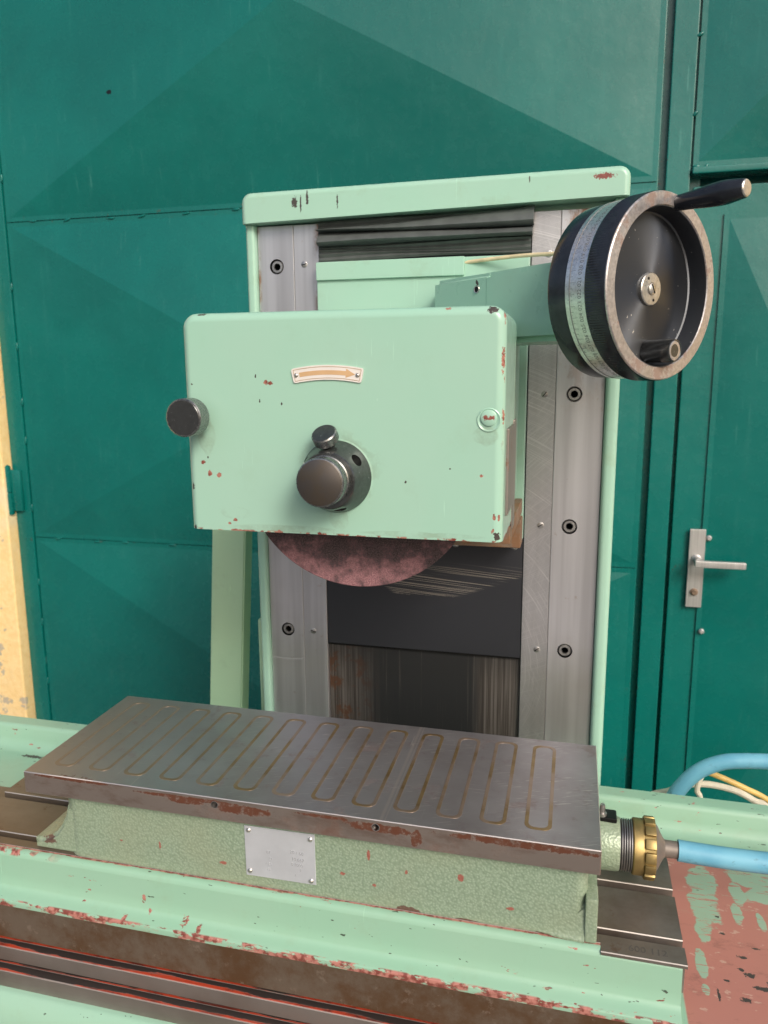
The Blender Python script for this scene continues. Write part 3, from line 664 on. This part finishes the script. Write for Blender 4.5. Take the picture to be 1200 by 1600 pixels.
# base: body with rounded ends standing on flared feet
def arc(cx, cy, r, a0, a1, n=7): return [(cx + r * cos(radians(a0 + (a1 - a0) * k / n)), cy + r * sin(radians(a0 + (a1 - a0) * k / n))) for k in range(n + 1)]
rr_ = .020
bm = prism(arc(.035 + rr_, .010 + rr_, rr_, 270, 180) + arc(.035 + rr_, .19 - rr_, rr_, 180, 90) + arc(.5905 - .012, .19 - .012, .012, 90, 0) + arc(.5905 - .012, .010 + .012, .012, 0, -90), 'z', -.0995, -.0246)
obj('base', bm, HAMMER, ch, smooth=40, wn=True)
lf = [(-.0045, -.0995), (-.0048, -.0885), (-.0030, -.0868), (.006, -.0860), (.016, -.0825), (.024, -.0765), (.031, -.0675), (.037, -.056), (.041, -.042), (.052, -.042), (.075, -.0995)]
bm = prism(lf, 'y', .0112, .19); bmesh.ops.bevel(bm, geom=[e for e in bm.edges if all(abs(v.co.y - .0112) < 1e-6 for v in e.verts)], offset=.004, segments=3, affect='EDGES')
obj('foot', bm, HAMMER, ch, smooth=50)
bm = prism([(.560, -.0995), (.575, -.075), (.589, -.064), (.5999, -.064), (.5999, -.0995)], 'y', .0118, .19)
obj('foot', bm, HAMMER, ch, smooth=40)
bm = bmesh.new(); G = []
for k in range(9):
    u = k / 8; h = .032 * u ** 1.6; d = .0052 * u ** .8
    G.append([bm.verts.new((.545 + .0438 * u, .0100 - d * (1 - cos(radians(90 * q / 6))), -.0975 + h * (1 - sin(radians(90 * q / 6))))) for q in range(7)] + [bm.verts.new((.545 + .0438 * u, .0100 - d, -.0993)), bm.verts.new((.545 + .0438 * u, .0110, -.0993))])
for A, B in zip(G, G[1:]):
    for q in range(8): bm.faces.new((A[q], B[q], B[q + 1], A[q + 1]))
obj('foot_fillet', bm, HAMMER, ch, smooth=50)
obj('foot_lug', box(.5885, .5998, .0060, .03, -.0992, -.054, .002), HAMMER, ch, wn=True)
# name plate
npm = box(.2515, .3272, .0088, .0097, -.0876, -.0318, .0003, 1)
xf(npm, Matrix.Translation((.289, 0, -.06)) @ Matrix.Rotation(radians(-.5), 4, 'Y') @ Matrix.Translation((-.289, 0, .06)))
npl = obj('name_plate', npm, ALU, ch)
rv = lathe((0, 0, 0), (0, -1, 0), [(0, .0027), (.0006, .0026), (.0016, .0016), (.0019, 0)], 14)
r0 = obj('rivet', rv, NICKEL, npl, loc=(.2560, .0088, -.0368))
for q in ((.3222, -.0372), (.2560, -.0825), (.3222, -.0833)): again(r0, (q[0], .0088, q[1]), npl)
tx = bmesh.new()
def put(t, size, x, z, rot=0):
    b = text_bm(t, size, .00012); xf(b, Matrix.Translation((x, .0087, z)) @ Matrix.Rotation(rot, 4, 'Y') @ Matrix.Rotation(pi / 2, 4, 'X')); merge(tx, b)
put('20 / 60', .0052, .3075, -.0545, .04); put('10.667', .0050, .3085, -.0620, .05); put('0.2000', .0046, .3075, -.0680, .03); put('1', .0046, .311, -.0735); put('1.', .0044, .306, -.0795)
put('07', .0044, .277, -.0585, .1); put('24', .004, .279, -.0650, .2); put('/ 25', .0044, .277, -.0715, .05); put('22', .0040, .277, -.0775)
tf = obj('stamped_figures', tx, INKL, npl, smooth=None); tf['kind'] = 'stuff'
# electrical socket on the right end
sk = obj('socket_boss', lathe((.5995, .1, -.0545), (1, 0, 0), [(0, .0270), (.020, .0262), (.0225, .0255), (.0225, .02)], 40), HAMMER, ch)
th = [(.0, .0235)]
for k in range(6): th += [(.0006 + k * .0023, .0252), (.0014 + k * .0023, .0252), (.0020 + k * .0023, .0226)]
obj('threaded_collar', lathe((.621, .1, -.0545), (1, 0, 0), th, 40), THREAD, ch)
nut = bmesh.new()
lathe((.6345, .1, -.0545), (1, 0, 0), [(0, .022), (0, .0262), (.001, .0272), (.0110, .0272), (.012, .0265), (.012, .02)], 40, nut)
for k in range(14):       # scalloped grip ring
    a = 2 * pi * k / 14
    b = bmesh.new(); box(.6455, .6560, -.0050, .0050, .0215, .0300, .0012, 2, b)
    xf(b, Matrix.Translation((0, .1, -.0545)) @ Matrix.Rotation(a, 4, 'X')); merge(nut, b)
lathe((.6455, .1, -.0545), (1, 0, 0), [(0, .02), (0, .0276), (.0100, .0276), (.0108, .0262), (.0108, .018)], 42, nut)
obj('brass_union_nut', nut, BRASS, ch)
obj('hose_tail', lathe((.656, .1, -.0530), (1, 0, 0), [(0, .024), (.003, .0205), (.006, .0145), (.0085, .0100), (.010, .0085), (.030, .0082)], 32), plain('tail_dull_steel', (.22, .19, .165), .5, .5), ch)
br = bmesh.new(); box(.6015, .6190, .094, .112, -.034, -.0240, .002, bm=br)
obj('terminal_clip', br, SOCK, ch, wn=True)
obj('terminal_screw', lathe((.6045, .099, -.0245), (0, 0, 1), [(0, .0045), (.003, .0045), (.003, .0026), (.005, .0029), (.0065, .0026), (.008, .0029), (.0095, .0026), (.012, .0024)], 14), BOLT, ch)

# ------------------------------------------------------------------ blue hose and cables
hs = obj('coolant_hose', tube([(.6785, .1, -.0532), (.70, .1, -.0540), (.735, .1005, -.0548), (.775, .102, -.0545), (.83, .108, -.054), (.92, .14, -.052), (.985, .22, -.055), (.985, .32, -.07), (.92, .385, -.088), (.86, .4, -.0955), (.8308, .4, -.0971), (.8032, .4, -.0997), (.7755, .4, -.105), (.748, .4, -.1199), (.7272, .4, -.1437), (.712, .4, -.1746), (.703, .402, -.22), (.70, .41, -.32)], .0104, 18, 10), HOSE)
hs['label'] = 'thick light blue hose from the brass nut, curling behind the table'; hs['category'] = 'hose'
c1 = obj('cable', tube([(.64, .45, -.24), (.6848, .43, -.1864), (.7129, .43, -.1735), (.7379, .43, -.1602), (.7673, .43, -.1562), (.8012, .43, -.1615), (.8269, .43, -.1736), (.8438, .43, -.181), (.90, .43, -.23), (.93, .43, -.30)], .0047, 10, 8), WHITEC)
c1['label'] = 'cream cable arching behind the blue hose at the table rear rim'; c1['category'] = 'cable'; c1['group'] = 'cables behind the table'
c1['label'] = 'longer cream cable arching behind the blue hose down to the right edge'
c3 = obj('cable', tube([(.765, .414, -.118), (.752, .412, -.135), (.7470, .41, -.1560), (.7530, .41, -.1740), (.760, .41, -.26)], .0038, 10, 8), WHITEC)
c3['label'] = 'short hooked cream cable dropping behind the table rim under the blue hose'; c3['category'] = 'cable'; c3['group'] = 'cables behind the table'
c2 = obj('cable', tube([(.720, .43, -.26), (.722, .43, -.19), (.735, .434, -.152), (.758, .438, -.1420), (.7811, .44, -.1480), (.8155, .44, -.1613), (.8456, .44, -.1749), (.90, .44, -.21), (.95, .44, -.30)], .0042, 10, 8), YELC)
c2['label'] = 'orange yellow cable slanting down to the right of the blue hose'; c2['category'] = 'cable'; c2['group'] = 'cables behind the table'

# ------------------------------------------------------------------ column
cl = thing('machine_column', 'tall upright mint green machine column with steel rails, bellows and dark slide plate', 'machine column', (.37, .45, -.95))
body = box(.131, .6145, .3625, .58, -.95, .6485, .012, 4)
obj('body', body, COLP, cl, wn=True)
# side cheeks of the frame stand proud of the rails' bed
obj('cheek', box(.1312, .1438, .3405, .368, -.95, .614, .004, 3), COLP, cl, wn=True)
obj('cheek', box(.5978, .6143, .3405, .378, -.95, .6205, .006, 3), COLP, cl, wn=True)
# top plate: wider at the right (its lower edge follows the slightly slanted cast rim)
bm = bmesh.new()
tpv = [(.1300, .6115), (.6150, .6195), (.6150, .6528), (.1300, .6500)]
bm = prism(tpv, 'y', .331, .585)
es = [e for e in bm.edges if all(v.co.z > .64 for v in e.verts) and abs(e.verts[0].co.x - e.verts[1].co.x) < 1e-6]
bmesh.ops.bevel(bm, geom=es, offset=.013, segments=5, affect='EDGES', profile=.5)
es = [e for e in bm.edges if all(abs(v.co.y - .331) < 1e-6 for v in e.verts) and not all(v.co.z < .625 for v in e.verts)]
bmesh.ops.bevel(bm, geom=es, offset=.0075, segments=4, affect='EDGES', profile=.5)
obj('top_plate', bm, COLP, cl, smooth=50, wn=True)
obj('corner_patch', box(.1316, .1345, .346, .36, -.4, .05, .0005), RUSTY, cl)
obj('side_rib', box(.1175, .1311, .362, .58, -.6, .062, .003), POSTP, cl, wn=True)
def holes(zs, x, r): return [lathe((x, .33, z), (0, 1, 0), [(0, r), (.05, r)], 28) for z in zs]
def rail(x0, x1, z0, z1, y0, mat, bigs=(), bx=0, smalls=(), sx=0):
    b = box(x0, x1, y0, y0 + .012, z0, z1, .0006, 1)
    cs = [lathe((bx, y0 - .01, z), (0, 1, 0), [(0, .0098), (.0205, .0098)], 28) for z in bigs]
    if cs: b = cut(b, cs)
    r = obj('rail_strip', b, mat, cl, smooth=25)
    for z in bigs:
        g = bmesh.new()    # socket cap screw in its counterbore: head ring with hexagonal socket
        lathe((0, 0, 0), (0, -1, 0), [(-.006, .0086), (.0015, .0086), (.0030, .0074), (.0030, .0046), (.0005, .0040)], 28, g, cap1=False)
        s = obj('cap_screw', g, BOLT, r, loc=(bx, y0 + .0045, z))
        h = lathe((0, 0, 0), (0, -1, 0), [(-.006, .0), (-.006, .0041), (.0012, .0042)], 6, cap1=False)
        o2 = obj('socket', h, SOCK, r, loc=(bx, y0 + .0045, z), smooth=None)
        c3 = lathe((0, 0, 0), (0, -1, 0), [(-.0072, .0), (-.0072, .0097), (.0042, .0097)], 28, cap1=False)
        obj('counterbore', c3, SOCK, r, loc=(bx, y0 + .0045, z))
    for z in smalls:
        g = lathe((0, 0, 0), (0, -1, 0), [(0, .0042), (.0004, .0042), (.0007, .0036), (.0007, 0)], 20)
        p = obj('slotted_screw', g, BOLT, r, loc=(sx, y0, z))
        g = box(-.0038, .0038, -.0011, -.0002, -.0005, .0005); xf(g, Matrix.Rotation(random.uniform(-1, 1), 4, 'Y'))
        obj('screw_slot', g, SOCK, r, loc=(sx, y0, z), smooth=None)
    return r
ZB = -.3
rail(.1442, .1946, ZB, .6105, .350, RAIL, (.5587, .3907, .2227, .0548), .1705)
rail(.1949, .2298, ZB, .6105, .3504, RAIL, (), 0, (.5604, .3912, .2229, .0548), .2091)
rail(.5034, .5380, ZB, .6105, .3504, RAILX, (), 0, (.5604, .3913, .2229, .0534), .5243)
rail(.5383, .5972, ZB, .6105, .350, RAIL, (.5587, .3913, .2227, .0546), .5608)
obj('slide_plate', box(.2302, .5030, .3525, .356, .0385, .60, .0005, 1), PLATE, cl)
obj('lower_plate', box(.2302, .5030, .3575, .361, -.3, .050, .0005, 1), LOWPL, cl)
bm = bmesh.new(); box(.2302, .5030, .3535, .3574, .0360, .0383, bm=bm); obj('shadow_gap_edge', bm, SOCK, cl)
# a mark across the left rail
obj('scribed_line', prism([(.1449, .0105), (.170, .0085), (.1938, .0108), (.1938, .0118), (.170, .0096), (.1449, .0113)], 'y', .34985, .3502), INKL, cl, smooth=None)
# bellows: fine pleats with two slack folds hanging over them
bl = bmesh.new(); N = 10; rows = []
for k in range(2 * N + 1):
    z = .5625 + k * (.612 - .5625) / (2 * N); y = .3468 if k % 2 else .3488
    rows.append([bl.verts.new((x, y, z + (.6 - .5) * 0 + .0015 * sin(x * 20 + k * .7))) for x in [.2302 + j * .2728 / 16 for j in range(17)]])
for A, B in zip(rows, rows[1:]):
    for j in range(16): bl.faces.new((A[j], A[j + 1], B[j + 1], B[j]))
bel = obj('bellows', bl, RUBBER, cl, smooth=20)
def lerp(tab, x):
    for (a, b), (c, d) in zip(tab, tab[1:]):
        if x <= c: return b + (d - b) * max(0, (x - a)) / (c - a)
    return tab[-1][1]
def fold(top, bot, bulge, x0, x1, sh):
    bm = bmesh.new(); G = []
    for j in range(41):
        x = x0 + (x1 - x0) * j / 40; zt = lerp(top, x) + .0005 * sin(x * 30 + sh); zb = lerp(bot, x) + .0005 * sin(x * 26 + 2 * sh); col_ = []
        for k in range(9):
            t = k / 8; b = bulge * (1 + .08 * sin(x * 24 + sh)) * (t ** .7 if t < .75 else (.75 ** .7) * (1 - ((t - .75) / .25) ** 2 * .75))
            col_.append(bm.verts.new((x, .344 - b, zt + (zb - zt) * t)))
        col_.append(bm.verts.new((x, .3475, zb + .002))); G.append(col_)
    for A, B in zip(G, G[1:]):
        for k in range(9): bm.faces.new((A[k], B[k], B[k + 1], A[k + 1]))
    for r in (G[0], G[-1]): bm.faces.new(r)
    return bm
obj('slack_fold', fold([(.231, .6015), (.34, .6055), (.48, .6128), (.506, .6165)], [(.231, .5985), (.34, .5955), (.44, .5935), (.506, .5925)], .013, .231, .506, 1), RUBBER, bel, smooth=60)
obj('slack_fold', fold([(.233, .5965), (.34, .5952), (.44, .5925), (.505, .592)], [(.233, .5795), (.30, .5818), (.39, .5815), (.505, .5815)], .016, .2325, .505, 4), RUBBER, bel, smooth=60)

# pale upright behind the column at the left
up = thing('guard_upright', 'pale mint flat steel upright behind the column, left of it', 'steel post', (.02, .46, -.7))
bm = bmesh.new()
def upv(px, y, zt, zb):
    pass
q = [(.0215, .34), (.0780, .34), (.028, -.70), (-.0285, -.70)]
bm = prism([(.0085 + .018, .40), (.0635 + .019, .40), (.0115, -.70), (-.0475, -.70)], 'y', .44, .47)
bmesh.ops.bevel(bm, geom=bm.edges[:], offset=.002, segments=2, affect='EDGES')
obj('post', bm, POSTP, up, wn=True)
obj('foot_plate', box(-.07, .035, .40, .52, -.71, -.70, .002), POSTP, up)
obj('brace', box(-.02, .14, .47, .49, -.40, -.36, .002), POSTP, up)

# ------------------------------------------------------------------ grinding head
gh = thing('grinding_head', 'mint green grinding head with boxed wheel cover, knobs and arrow plate', 'grinding head', (.35, .2, .2))
obj('carriage', box(.2306, .5026, .336, .350, .205, .5595, .002), MINTP, gh, wn=True)
obj('carriage_flange', box(.2310, .4235, .332, .3358, .537, .5597, .0012), MINTP, gh, wn=True)
obj('body', box(.247, .494, .15, .3355, .262, .476, .010, 3), MINTP, gh, wn=True)
obj('rusty_bracket', box(.405, .5023, .300, .3357, .2025, .238, .0015), RUSTY, gh, wn=True)
obj('rusty_bracket', box(.4945, .5035, .12, .2995, .248, .266, .001), RUSTY, gh, wn=True)
bs = lathe((0, 0, 0), (0, 0, -1), [(0, .0045), (.004, .0045), (.0055, .003), (.0055, 0)], 14)
b1 = obj('bolt_head', bs, BOLT, gh, loc=(.4935, .318, .2024)); again(b1, (.4185, .318, .2024))
# wheel cover, hollow underneath
bm = box(.1985, .5035, .030, .142, .2695, .4757)
bmesh.ops.recalc_face_normals(bm, faces=bm.faces[:])
def pick(t): return [e for e in bm.edges if t(e.verts[0].co, e.verts[1].co)]
# round the upright corner edges first, then the front edge
es = pick(lambda a, b: (abs(a.z - b.z) < 1e-6 and a.z > .47 and abs(a.x - b.x) < 1e-6))
bmesh.ops.bevel(bm, geom=es, offset=.014, segments=7, affect='EDGES', profile=.5)
es = pick(lambda a, b: abs(a.y - .03) < 1e-6 and abs(b.y - .03) < 1e-6 and not (a.z < .2696 and b.z < .2696))
bmesh.ops.bevel(bm, geom=es, offset=.0085, segments=6, affect='EDGES', profile=.5)
low = [f for f in bm.faces if f.calc_center_median().z < .2705 and abs(f.normal.z) > .9]
bmesh.ops.inset_region(bm, faces=low, thickness=.005, depth=0)
ex = bmesh.ops.extrude_face_region(bm, geom=low); vs = [g for g in ex['geom'] if isinstance(g, bmesh.types.BMVert)]
bmesh.ops.translate(bm, verts=vs, vec=(0, 0, .185)); bmesh.ops.delete(bm, geom=low, context='FACES')
cv = obj('wheel_cover', bm, COVER, gh, smooth=40, wn=True)
obj('edge_strip', box(.5028, .5062, .052, .125, .290, .3695, .001), STRIP, gh, wn=True)
obj('edge_strip', box(.5028, .5050, .126, .150, .262, .373, .001), STRIP, gh, wn=True)
# arrow plate
cxp, Rp = .3432, .165
def bandpoly(r0, r1, hw, n=18, rnd=0.0022):
    a = hw / Rp; zc = .4200 - Rp; out = []
    for k in range(n + 1):
        t = -a + 2 * a * k / n; f = 1.0
        out.append((cxp + (Rp + r1) * sin(t), zc + (Rp + r1) * cos(t)))
    for k in range(n + 1):
        t = a - 2 * a * k / n; out.append((cxp + (Rp + r0) * sin(t), zc + (Rp + r0) * cos(t)))
    return out
def rounded(poly, bmkw, off=.0022):
    bm = prism(poly, 'y', *bmkw)
    es = [e for e in bm.edges if abs(e.verts[0].co.y - e.verts[1].co.y) > 1e-5 and len(e.link_faces) == 2 and e.calc_face_angle(0) > .9]
    bmesh.ops.bevel(bm, geom=es, offset=off, segments=4, affect='EDGES', profile=.5); return bm
dp = obj('direction_plate', rounded(bandpoly(-.0063, .0070, .0335), (.0285, .02995)), IVORY, gh)
# printed border line and arrow
A = bandpoly(-.0050, .0057, .0318); B = bandpoly(-.0044, .0051, .0312); bm = bmesh.new()
va = [bm.verts.new((x, .02838, z)) for x, z in A]; vb = [bm.verts.new((x, .02838, z)) for x, z in B]
for k in range(len(A)): j = (k + 1) % len(A); bm.faces.new((va[k], va[j], vb[j], vb[k]))
obj('printed_border', bm, TANL, dp, smooth=None)
def pa(t, r): a = t / Rp; return (cxp + (Rp + r) * sin(a), .4203 - Rp + (Rp + r) * cos(a))
bm = bmesh.new(); rows = [[bm.verts.new((p_[0], .02832, p_[1])) for p_ in (pa(-.0265 + k * .0445 / 10, .0020), pa(-.0265 + k * .0445 / 10, -.0020))] for k in range(11)]
for A, B in zip(rows, rows[1:]): bm.faces.new((A[0], A[1], B[1], B[0]))
bm.faces.new([bm.verts.new((p_[0], .02832, p_[1])) for p_ in (pa(.0180, .0042), pa(.0268, 0), pa(.0180, -.0040))])
obj('printed_arrow', bm, TAN, dp, smooth=None)
r1 = obj('rivet', lathe((0, 0, 0), (0, -1, 0), [(0, .0021), (.0005, .0020), (.0012, .0013), (.0015, 0)], 14), NICKEL, dp, loc=(.3137, .0285, .4178)); again(r1, (.3722, .0285, .4176), dp)
# painted screw at the right of the cover
SCRW = mint_paint('screw_chipped_paint', spots=[(.4875, .03, .3805, .0028, .01, .0022), (.4925, .03, .3806, .0028, .01, .0022), (.49, .03, .3795, .0035, .01, .001)], dirt_shade=.2)
sc = obj('cover_screw', lathe((.490, .030, .3785), (0, -1, 0), [(-.002, .0106), (.0005, .0106), (.0009, .0098), (-.0002, .0080), (-.0002, 0)], 36), COVER, gh)
obj('screw_head', lathe((.490, .0300, .3803), (0, -1, 0), [(-.001, .0070), (.0014, .0070), (.0018, .0064), (.0018, 0)], 32), SCRW, sc)
# left knob
def knurled(o, ax, h, r, name, mat_face, par, seg=90, dep=.00025, ch_=.001):
    k = obj(name, lathe(o, ax, [(0, r * .75), (0, r - ch_), (ch_, r), (h - ch_, r), (h, r - ch_), (h, r * .88)], seg * 2, None, {2: dep, 3: dep}), KNURL, par, smooth=25)
    obj('knob_face', lathe(Vector(o) + Vector(ax).normalized() * h, ax, [(-.001, r * .90), (.0, r * .90), (.0002, r * .885), (.0002, 0)], 48), mat_face, k)
    return k
kn = knurled((.2128, .0185, .3800), (0, -1, 0), .0185, .0178, 'clamp_knob', KNOBS, gh)
obj('knob_stem', lathe((.2128, .045, .3800), (0, -1, 0), [(0, .0085), (.0266, .0085)], 24), KNOBS, kn)
# centre hub
hx, hz = .350, .3262
hub = lathe((hx, .0305, hz - .001), (0, -1, 0), [(0, .0338), (.002, .0338), (.003, .0332), (.0275, .0262), (.0290, .0250), (.0290, .0)], 72)
def coneaim(a): return Vector((cos(a), -.25, sin(a)))
cuts = []
for a in (36, 150, 270 + 15):
    a = radians(a); c = Vector((hx, .0305 - .0165, hz - .001)) + Vector((cos(a), 0, sin(a))) * .0355
    cuts.append(lathe(c, -Vector((cos(a), -.26, sin(a))), [(0, .0060), (.014, .0060)], 24))
hub = cut(hub, cuts)
hb = obj('hub', hub, KNOBS, gh, smooth=30)
obj('front_knob', lathe((hx, .0014, hz), (0, -1, 0), [(0, .0222), (.006, .0222), (.0065, .0212), (.0085, .0206), (.0085, .0214), (.0095, .0220), (.0190, .0220), (.0200, .0212), (.0205, .0200)], 180, None, {5: .0003, 6: .0003}), KNURL, hb, smooth=25)
obj('knob_face', lathe((hx, .0014 - .0205, hz), (0, -1, 0), [(-.0005, .0203), (.0002, .0203), (.0004, .0200), (.0004, 0)], 60), TURN, hb)
ax = Vector((-.10, -.62, .78)).normalized(); pk = Vector((hx - .003, .0165, hz + .0305))
tk = obj('locking_stem', lathe(pk - ax * .004, ax, [(0, .006), (.010, .006)], 20), KNOBS, hb)
knurled(pk + ax * .004, ax, .0095, .0118, 'locking_knob', KNOBS, hb, 60)
obj('paint_collar', lathe((hx, .0302, hz - .001), (0, -1, 0), [(-.003, .0352), (.0002, .0350), (.0006, .0340), (.0006, .0335)], 60), COVER, gh)
# grinding wheel
whl = lathe((.349, .122, .3255), (0, -1, 0), [(0, .02), (0, .1245), (.0006, .1255), (.0214, .1255), (.022, .1247), (.022, .05), (.018, .045), (.018, 0)], 128)
obj('grinding_wheel', whl, WHEEL, gh, smooth=30)
obj('spindle', lathe((.349, .16, .3255), (0, -1, 0), [(0, .03), (.03, .03), (.055, .02), (.062, .02)], 32), BOLT, gh)
# arm carrying the handwheel
al = radians(50.7); n = Vector((sin(al), -cos(al), 0)); sd = Vector((cos(al), sin(al), 0)); UP = Vector((0, 0, 1))
HC = Vector((.6387, .14, .4959))
B0 = HC - n * .070
def armsec(s, w, zt, zb): 
    c = B0 - n * s
    return [c - sd * w + UP * zt, c + sd * w + UP * zt, c + sd * w - UP * zb, c - sd * w - UP * zb]
def loft(secs):
    bm = bmesh.new(); R = [[bm.verts.new(v) for v in s] for s in secs]
    for A, B in zip(R, R[1:]):
        for k in range(4): bm.faces.new((A[k], A[(k + 1) % 4], B[(k + 1) % 4], B[k]))
    bm.faces.new(R[0]); bm.faces.new(R[-1][::-1]); bmesh.ops.recalc_face_normals(bm, faces=bm.faces[:]); return bm
def longbev(bm, off, seg):
    es = [e for e in bm.edges if abs((e.verts[0].co - e.verts[1].co).normalized().dot(n)) > .7 or abs((e.verts[0].co - e.verts[1].co).normalized().y) > .9]
    bmesh.ops.bevel(bm, geom=es, offset=off, segments=seg, affect='EDGES'); return bm
bm = longbev(loft([armsec(0, .046, .0315, .046), armsec(.1185, .046, .0305, .046)]), .006, 4)
ARMP = mint_paint('arm_mint_enamel', base=(.33, .53, .425), dirt_shade=.15, gloss=.28, dark_spots=[tuple(B0 - n * .134 - sd * .046 + UP * .021) + (.0025, .0025, .003)])
arm = obj('arm', bm, ARMP, gh, wn=True)
e0 = armsec(.1190, .0457, .0302, .0457); e1 = armsec(.205, .0457, .0293, .0457)
back = [Vector((v.x - .004, .338, v.z)) for v in e1]
bm = longbev(loft([e0, e1, back]), .005, 3)
obj('arm_root', bm, ARMP, arm, wn=True)
oc = B0 - n * .134 - sd * .0457 + UP * .0135
obj('oil_hole', lathe(oc, -sd, [(.0002, .0030), (.0008, .0031), (.0010, .0040), (-.0008, .0046)], 20, cap0=False, cap1=False), NICKEL, arm)
obj('hole_bottom', lathe(oc - sd * .0001, -sd, [(-.001, .0031), (.0003, .0031), (.0003, 0)], 20), SOCK, arm)

# thin oil tube
ot = obj('oil_tube', tube([(.40, .342, .5490), (.4244, .338, .5525), (.4787, .322, .5548), (.505, .312, .5545), (.5295, .30, .5532), (.56, .285, .5525)], .0024, 10, 8), OILT)
ot['label'] = 'thin cream oil tube running above the arm below the bellows'; ot['category'] = 'tube'

# ------------------------------------------------------------------ handwheel
hw = thing('handwheel', 'round black and silver handwheel with numbered dial ring on the arm', 'handwheel', tuple(HC))
def L(prof, seg=96, **k): return lathe(HC, n, prof, seg, **k)
obj('rim', L([(-.020, .0728), (-.020, .0826), (-.0010, .0852), (0, .0842), (0, .0735), (-.0010, .0728)], 128, cap0=False, cap1=False), RIM, hw, smooth=30)
obj('knurled_ring', L([(-.0240, .080), (-.0240, .0850), (-.0228, .0858), (-.0030, .0858), (-.0022, .0852), (-.0022, .083)], 440, teeth={2: .00055, 3: .00055}, cap0=False, cap1=False), BLACKM, hw, smooth=25)
rd = obj('recess_disc', lathe((0, 0, 0), (0, 0, 1), [(-.0210, 0), (-.0210, .0728), (-.0012, .0727), (-.0012, .0722), (-.0175, .0700), (-.0185, .0685), (-.0175, .020), (-.0165, .0158), (-.0165, 0)], 128), DISC, hw, loc=HC, smooth=30)
rd.rotation_euler = n.to_track_quat('Z', 'Y').to_euler()
cp = obj('centre_cap', L([(-.0166, .0154), (-.0140, .0154), (-.0132, .0146), (-.0130, .0062), (-.0138, .0060), (-.0138, .0)], 48), NICKEL, hw, smooth=25)
obj('slotted_screw', L([(-.0139, .0055), (-.0118, .0053), (-.0110, .0040), (-.0108, 0)], 28), NICKEL, cp)
def on_face(u, v, d): return HC + sd * u + UP * v + n * d
def local(bm): # map x->sd, y->n, z->UP at the wheel centre
    return xf(bm, Matrix.Translation(HC) @ Matrix(((sd.x, n.x, 0, 0), (sd.y, n.y, 0, 0), (0, 0, 1, 0), (0, 0, 0, 1))))
g = box(-.0046, .0046, -.0112, -.0105, -.0006, .0006); xf(g, Matrix.Rotation(radians(60), 4, 'Y')); obj('screw_slot', local(g), SOCK, cp, smooth=None)
for a in (120, 290): obj('pin_hole', lathe(on_face(.0108 * cos(radians(a)), .0108 * sin(radians(a)), -.0131), n, [(0, .0014), (.0003, .0014), (.0003, 0)], 14), SOCK, cp)
dl = obj('dial_ring', L([(-.0470, .075), (-.0470, .0838), (-.0424, .0838), (-.0422, .0832), (-.0418, .0832), (-.0416, .0838), (-.0244, .0838), (-.0240, .0830), (-.0240, .075)], 128, cap0=False, cap1=False), DIAL, hw, smooth=25)
obj('drum', L([(-.0705, 0), (-.0705, .0800), (-.0690, .0822), (-.0672, .0828), (-.0490, .0834), (-.0473, .0826), (-.0473, .074)], 128, cap1=False), BLACKM, hw, smooth=30)
obj('parting_line', L([(-.0424, .0838), (-.0424, .0841), (-.0417, .0841), (-.0417, .0838)], 128, cap0=False, cap1=False), INK, dl)
nums = bmesh.new(); ticks = bmesh.new(); RD = .0839
def wrap(bm, a0, d0, r):
    for v in bm.verts:
        a = a0 - v.co.x / r; d = d0 - v.co.y
        v.co = HC + (sd * cos(a) + UP * sin(a)) * (r + v.co.z) + n * d
    return bm
for k in range(50):
    a = radians(178 + (k - 21) * 7.2)
    t = text_bm('%03d' % k, .0058); bmesh.ops.subdivide_edges(t, edges=[], cuts=0)
    merge(nums, wrap(t, a, -.0305, RD))
    for j in (0, 2.5):
        ln = .0052 if j == 0 else .0028
        b = bmesh.new(); vs = [b.verts.new(c) for c in ((-.00016, 0, 0), (.00016, 0, 0), (.00016, -ln, 0), (-.00016, -ln, 0))]; b.faces.new(vs)
        merge(ticks, wrap(b, a + radians(1.44 * j), -.0414, RD))
obj('dial_numbers', nums, INK, dl, smooth=None); obj('dial_ticks', ticks, INK, dl, smooth=None)
# small knurled knob in the recess
kc = on_face(.058 * cos(radians(-86)), .058 * sin(radians(-86)), -.0185)
kb = obj('locking_knob', lathe(kc, n, [(0, .0098), (.001, .0108), (.030, .0108), (.0315, .0102), (.0318, .0094), (.0310, .0088)], 120, None, {1: .00045, 2: .00045}), KNOBS, hw, smooth=25)
obj('knob_face', lathe(kc + n * .0311, n, [(-.001, .0092), (0, .0090), (.0003, .0082), (-.0004, .0045), (-.0004, 0)], 36), RIM, kb)
# crank handle
hcn = on_face(.078 * cos(radians(79)), .078 * sin(radians(79)), -.002)
hd = obj('crank_handle', lathe(hcn, (n + UP * .02 + sd * .0).normalized(), [(0, .0066), (.004, .0072), (.018, .0082), (.034, .0099), (.044, .0105), (.050, .0104), (.0655, .0082), (.0665, .0076)], 40), BLACKM, hw, smooth=40)
hax = (n + UP * .02 + sd * .0).normalized()
obj('end_cap', lathe(hcn + hax * .0662, hax, [(0, .0074), (.0010, .0072), (.0016, .0064), (.0018, 0)], 32), NICKEL, hd)
